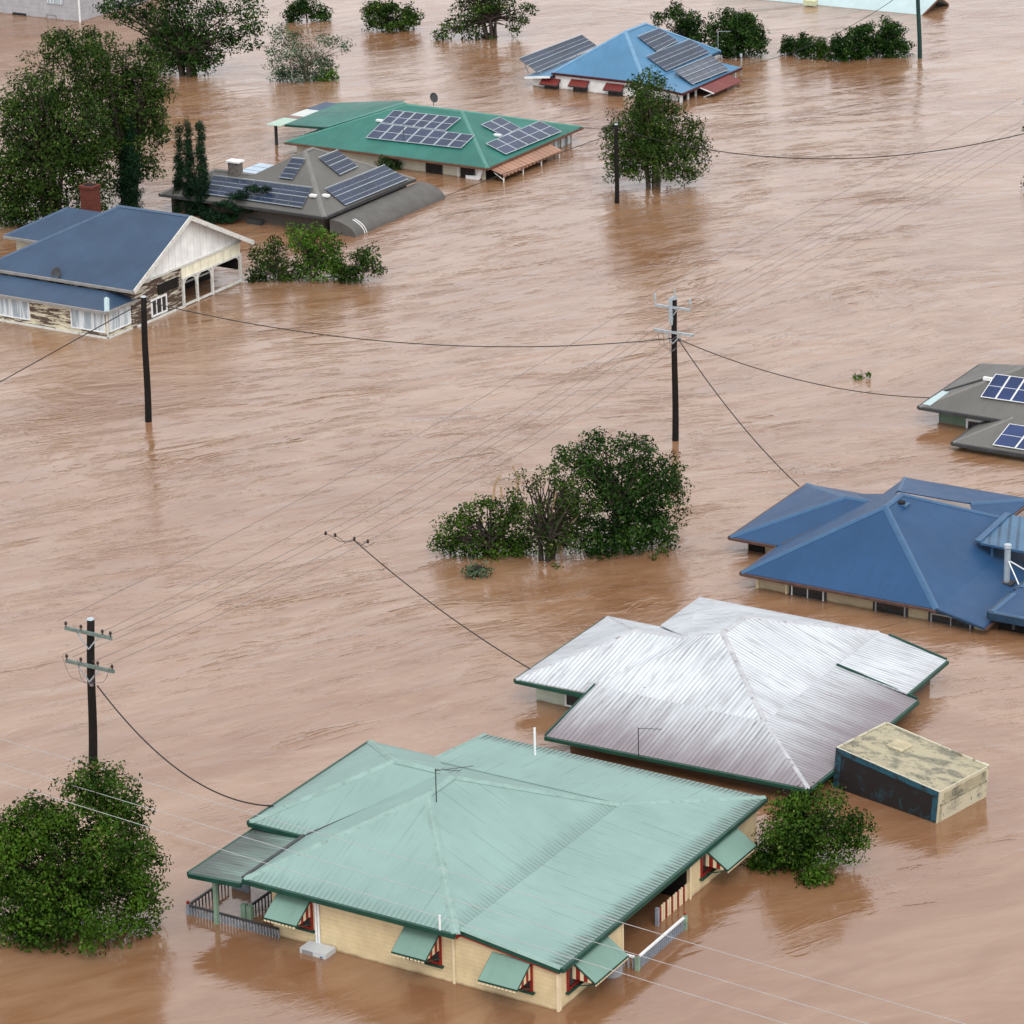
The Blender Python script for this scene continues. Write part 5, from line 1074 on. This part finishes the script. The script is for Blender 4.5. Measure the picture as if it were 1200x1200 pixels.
def cypress(base, ytop, wpx, label, lean=0, mat='leafE'):
    ys = np.linspace(base[1]-4, ytop+3, 12); bl = []
    for i, y in enumerate(ys):
        t = i/11; rx = wpx*(.9 if t < .1 else 1.0-.85*max(0, t-.35)/.65); bl.append((base[0]+lean*t, y, max(1.6, rx), (base[1]-ytop)/13))
    return tree('cypress', base, bl, label, 'cypress', mat, .17, 2.8, .3, 'dark columnar cypresses', 'darkbark', .09, 1, hollow=.1, elong=3.2)
cypress((152, 246), 140, 16, 'thick dark cypress beside the brick chimney')
cypress((210, 248), 148, 7, 'narrow cypress, leftmost of the three before the grey pyramid roof', 0)
cypress((224, 252), 142, 8, 'leaning middle cypress of the three before the grey pyramid roof', -4)
cypress((238, 254), 143, 9, 'widest right hand cypress of the three before the grey pyramid roof', -4)
tree('spreading_conifer', (252, 262), [(262, 240, 14, 5), (280, 229, 14, 4), (298, 221, 13, 3.5), (312, 222, 7, 2.5), (262, 255, 16, 6), (285, 244, 16, 4), (305, 243, 8, 3), (248, 255, 14, 10)],
     'low dark conifer arching a branch across the solar panels', 'tree', 'leafE', .17, 2.6, .22, None, 'darkbark', .07, 1, hollow=.1, elong=3)
tree('large_tree', (220, 88), [(200, 20, 40, 24), (160, 15, 34, 16), (235, 45, 40, 28), (215, 72, 34, 14), (180, 50, 22, 22), (295, 20, 22, 22), (275, 45, 16, 14), (130, 8, 20, 10), (250, 10, 30, 14), (300, 55, 8, 8), (240, 70, 20, 14), (205, 50, 26, 26), (190, -10, 60, 20)],
     'wide spreading dark tree at the top edge behind the upper left trees', 'tree', 'leafC', .25, .95, .6, None, 'darkbark', .22, 5, hollow=.8)
tree('silvery_shrub', (360, 95), [(335, 40, 18, 12), (320, 60, 12, 12), (350, 65, 22, 20), (385, 45, 14, 10), (405, 52, 8, 8), (375, 68, 18, 12), (345, 86, 22, 8), (325, 78, 12, 12)], 'sparse silvery shrub with thin pale stems near the top', 'shrub', 'leafD', .2, .75, .5, None, 'bark', .06, 6, hollow=1)
tree('green_shrub', (382, 94), [(385, 84, 12, 9), (375, 90, 8, 5)], 'small bright green shrub at the foot of the silvery shrub', 'shrub', 'leafF', .22, .9, .4, None, 'bark', .05)
tree('round_bush', (360, 25), [(355, 8, 20, 10), (375, 14, 12, 8), (342, 16, 10, 8)], 'small round bush cut by the top edge, left of the low wide bush', 'bush', 'leafC', .23, 1.5, .45, 'bushes along the top edge', 'darkbark', .07)
tree('round_bush', (457, 35), [(457, 20, 30, 14), (435, 14, 12, 12), (480, 18, 14, 12), (450, 8, 14, 8)], 'low wide bush alone in pale water near the top', 'bush', 'leafB', .23, 1.5, .45, 'bushes along the top edge', 'darkbark', .07, 3)
tree('open_tree', (575, 45), [(560, 10, 30, 16), (535, 30, 16, 12), (520, 42, 14, 6), (550, 34, 18, 12), (585, 5, 24, 12), (605, 22, 14, 12), (622, 6, 10, 8), (603, 34, 8, 4), (570, -15, 50, 16), (560, 44, 20, 6)], 'open multi trunked tree at the top edge left of the sky blue roof', 'tree', 'leafB', .24, .95, .55, None, 'darkbark', .16, 5, hollow=.9)
tree('round_bush', (800, 58), [(800, 25, 20, 16), (790, 12, 10, 8), (815, 40, 24, 16), (775, 22, 10, 10)], 'open topped dark trees just behind the sky blue roof', 'tree', 'leafC', .22, 1.2, .5, 'trees behind the sky blue roof', 'darkbark', .1, 3)
tree('round_bush', (868, 66), [(870, 40, 28, 22), (850, 30, 22, 18), (885, 45, 14, 18), (850, 52, 24, 12), (872, 22, 14, 8)], 'broad rounded green bush right of the sky blue roof', 'bush', 'leafC', .22, 1.4, .5, 'trees behind the sky blue roof', 'darkbark', .1, 3)
for k, (x, y, rx, ry, mt, lb) in enumerate(((926, 53, 11, 9, 'leafC', 'small dark shrub at the left end of the hedge row'), (944, 54, 14, 12, 'leafC', 'dark twin topped shrub second from left in the hedge row'), (966, 58, 14, 8, 'leafA', 'low bright shrub in the middle of the hedge row'), (986, 56, 15, 13, 'leafC', 'pointed dark shrub right of middle in the hedge row'))):
    tree('hedge_shrub', (x, y+ry+2), [(x, y, rx, ry), (x-3, y-4, rx*.5, ry)], lb, 'shrub', mt, .2, 1.5, .38, 'hedge row near the green pole', 'darkbark', .05)
tree('hedge_shrub', (1010, 68), [(1005, 45, 18, 14), (1003, 58, 22, 12), (1018, 30, 4, 9), (1012, 38, 10, 8)], 'tall shrub with a thin top shoot in the hedge row', 'shrub', 'leafC', .2, 1.5, .4, 'hedge row near the green pole', 'darkbark', .06)
tree('hedge_shrub', (1045, 66), [(1045, 42, 20, 16), (1055, 52, 14, 9), (1035, 58, 16, 9), (1028, 48, 14, 12), (1040, 30, 10, 8)], 'broadest shrub at the right end of the hedge row', 'shrub', 'leafC', .2, 1.5, .4, 'hedge row near the green pole', 'darkbark', .06)
tree('small_shrub', (457, 199), [(452, 189, 10, 7), (466, 191, 7, 5)], 'small dark shrub against the ivory wall of the teal roofed house', 'shrub', 'leafC', .2, .95, .35, None, 'darkbark', .04)
tree('edge_bush', (1205, 222), [(1203, 212, 6, 8)], 'sprig of dark foliage cut by the right edge', 'bush', 'leafC', .25, .9, .35, None, 'darkbark', .04)
tree('floating_leaves', (1010, 444), [(1006, 443, 6, 3), (1017, 438, 5, 3)], 'small tuft of green leaves drifting in open water', 'floating plant', 'leafF', .17, 1.6, .2, None, 'bark', .015)
print('objects', len(bpy.data.objects), 'polys', sum(len(m.polygons) for m in bpy.data.meshes))
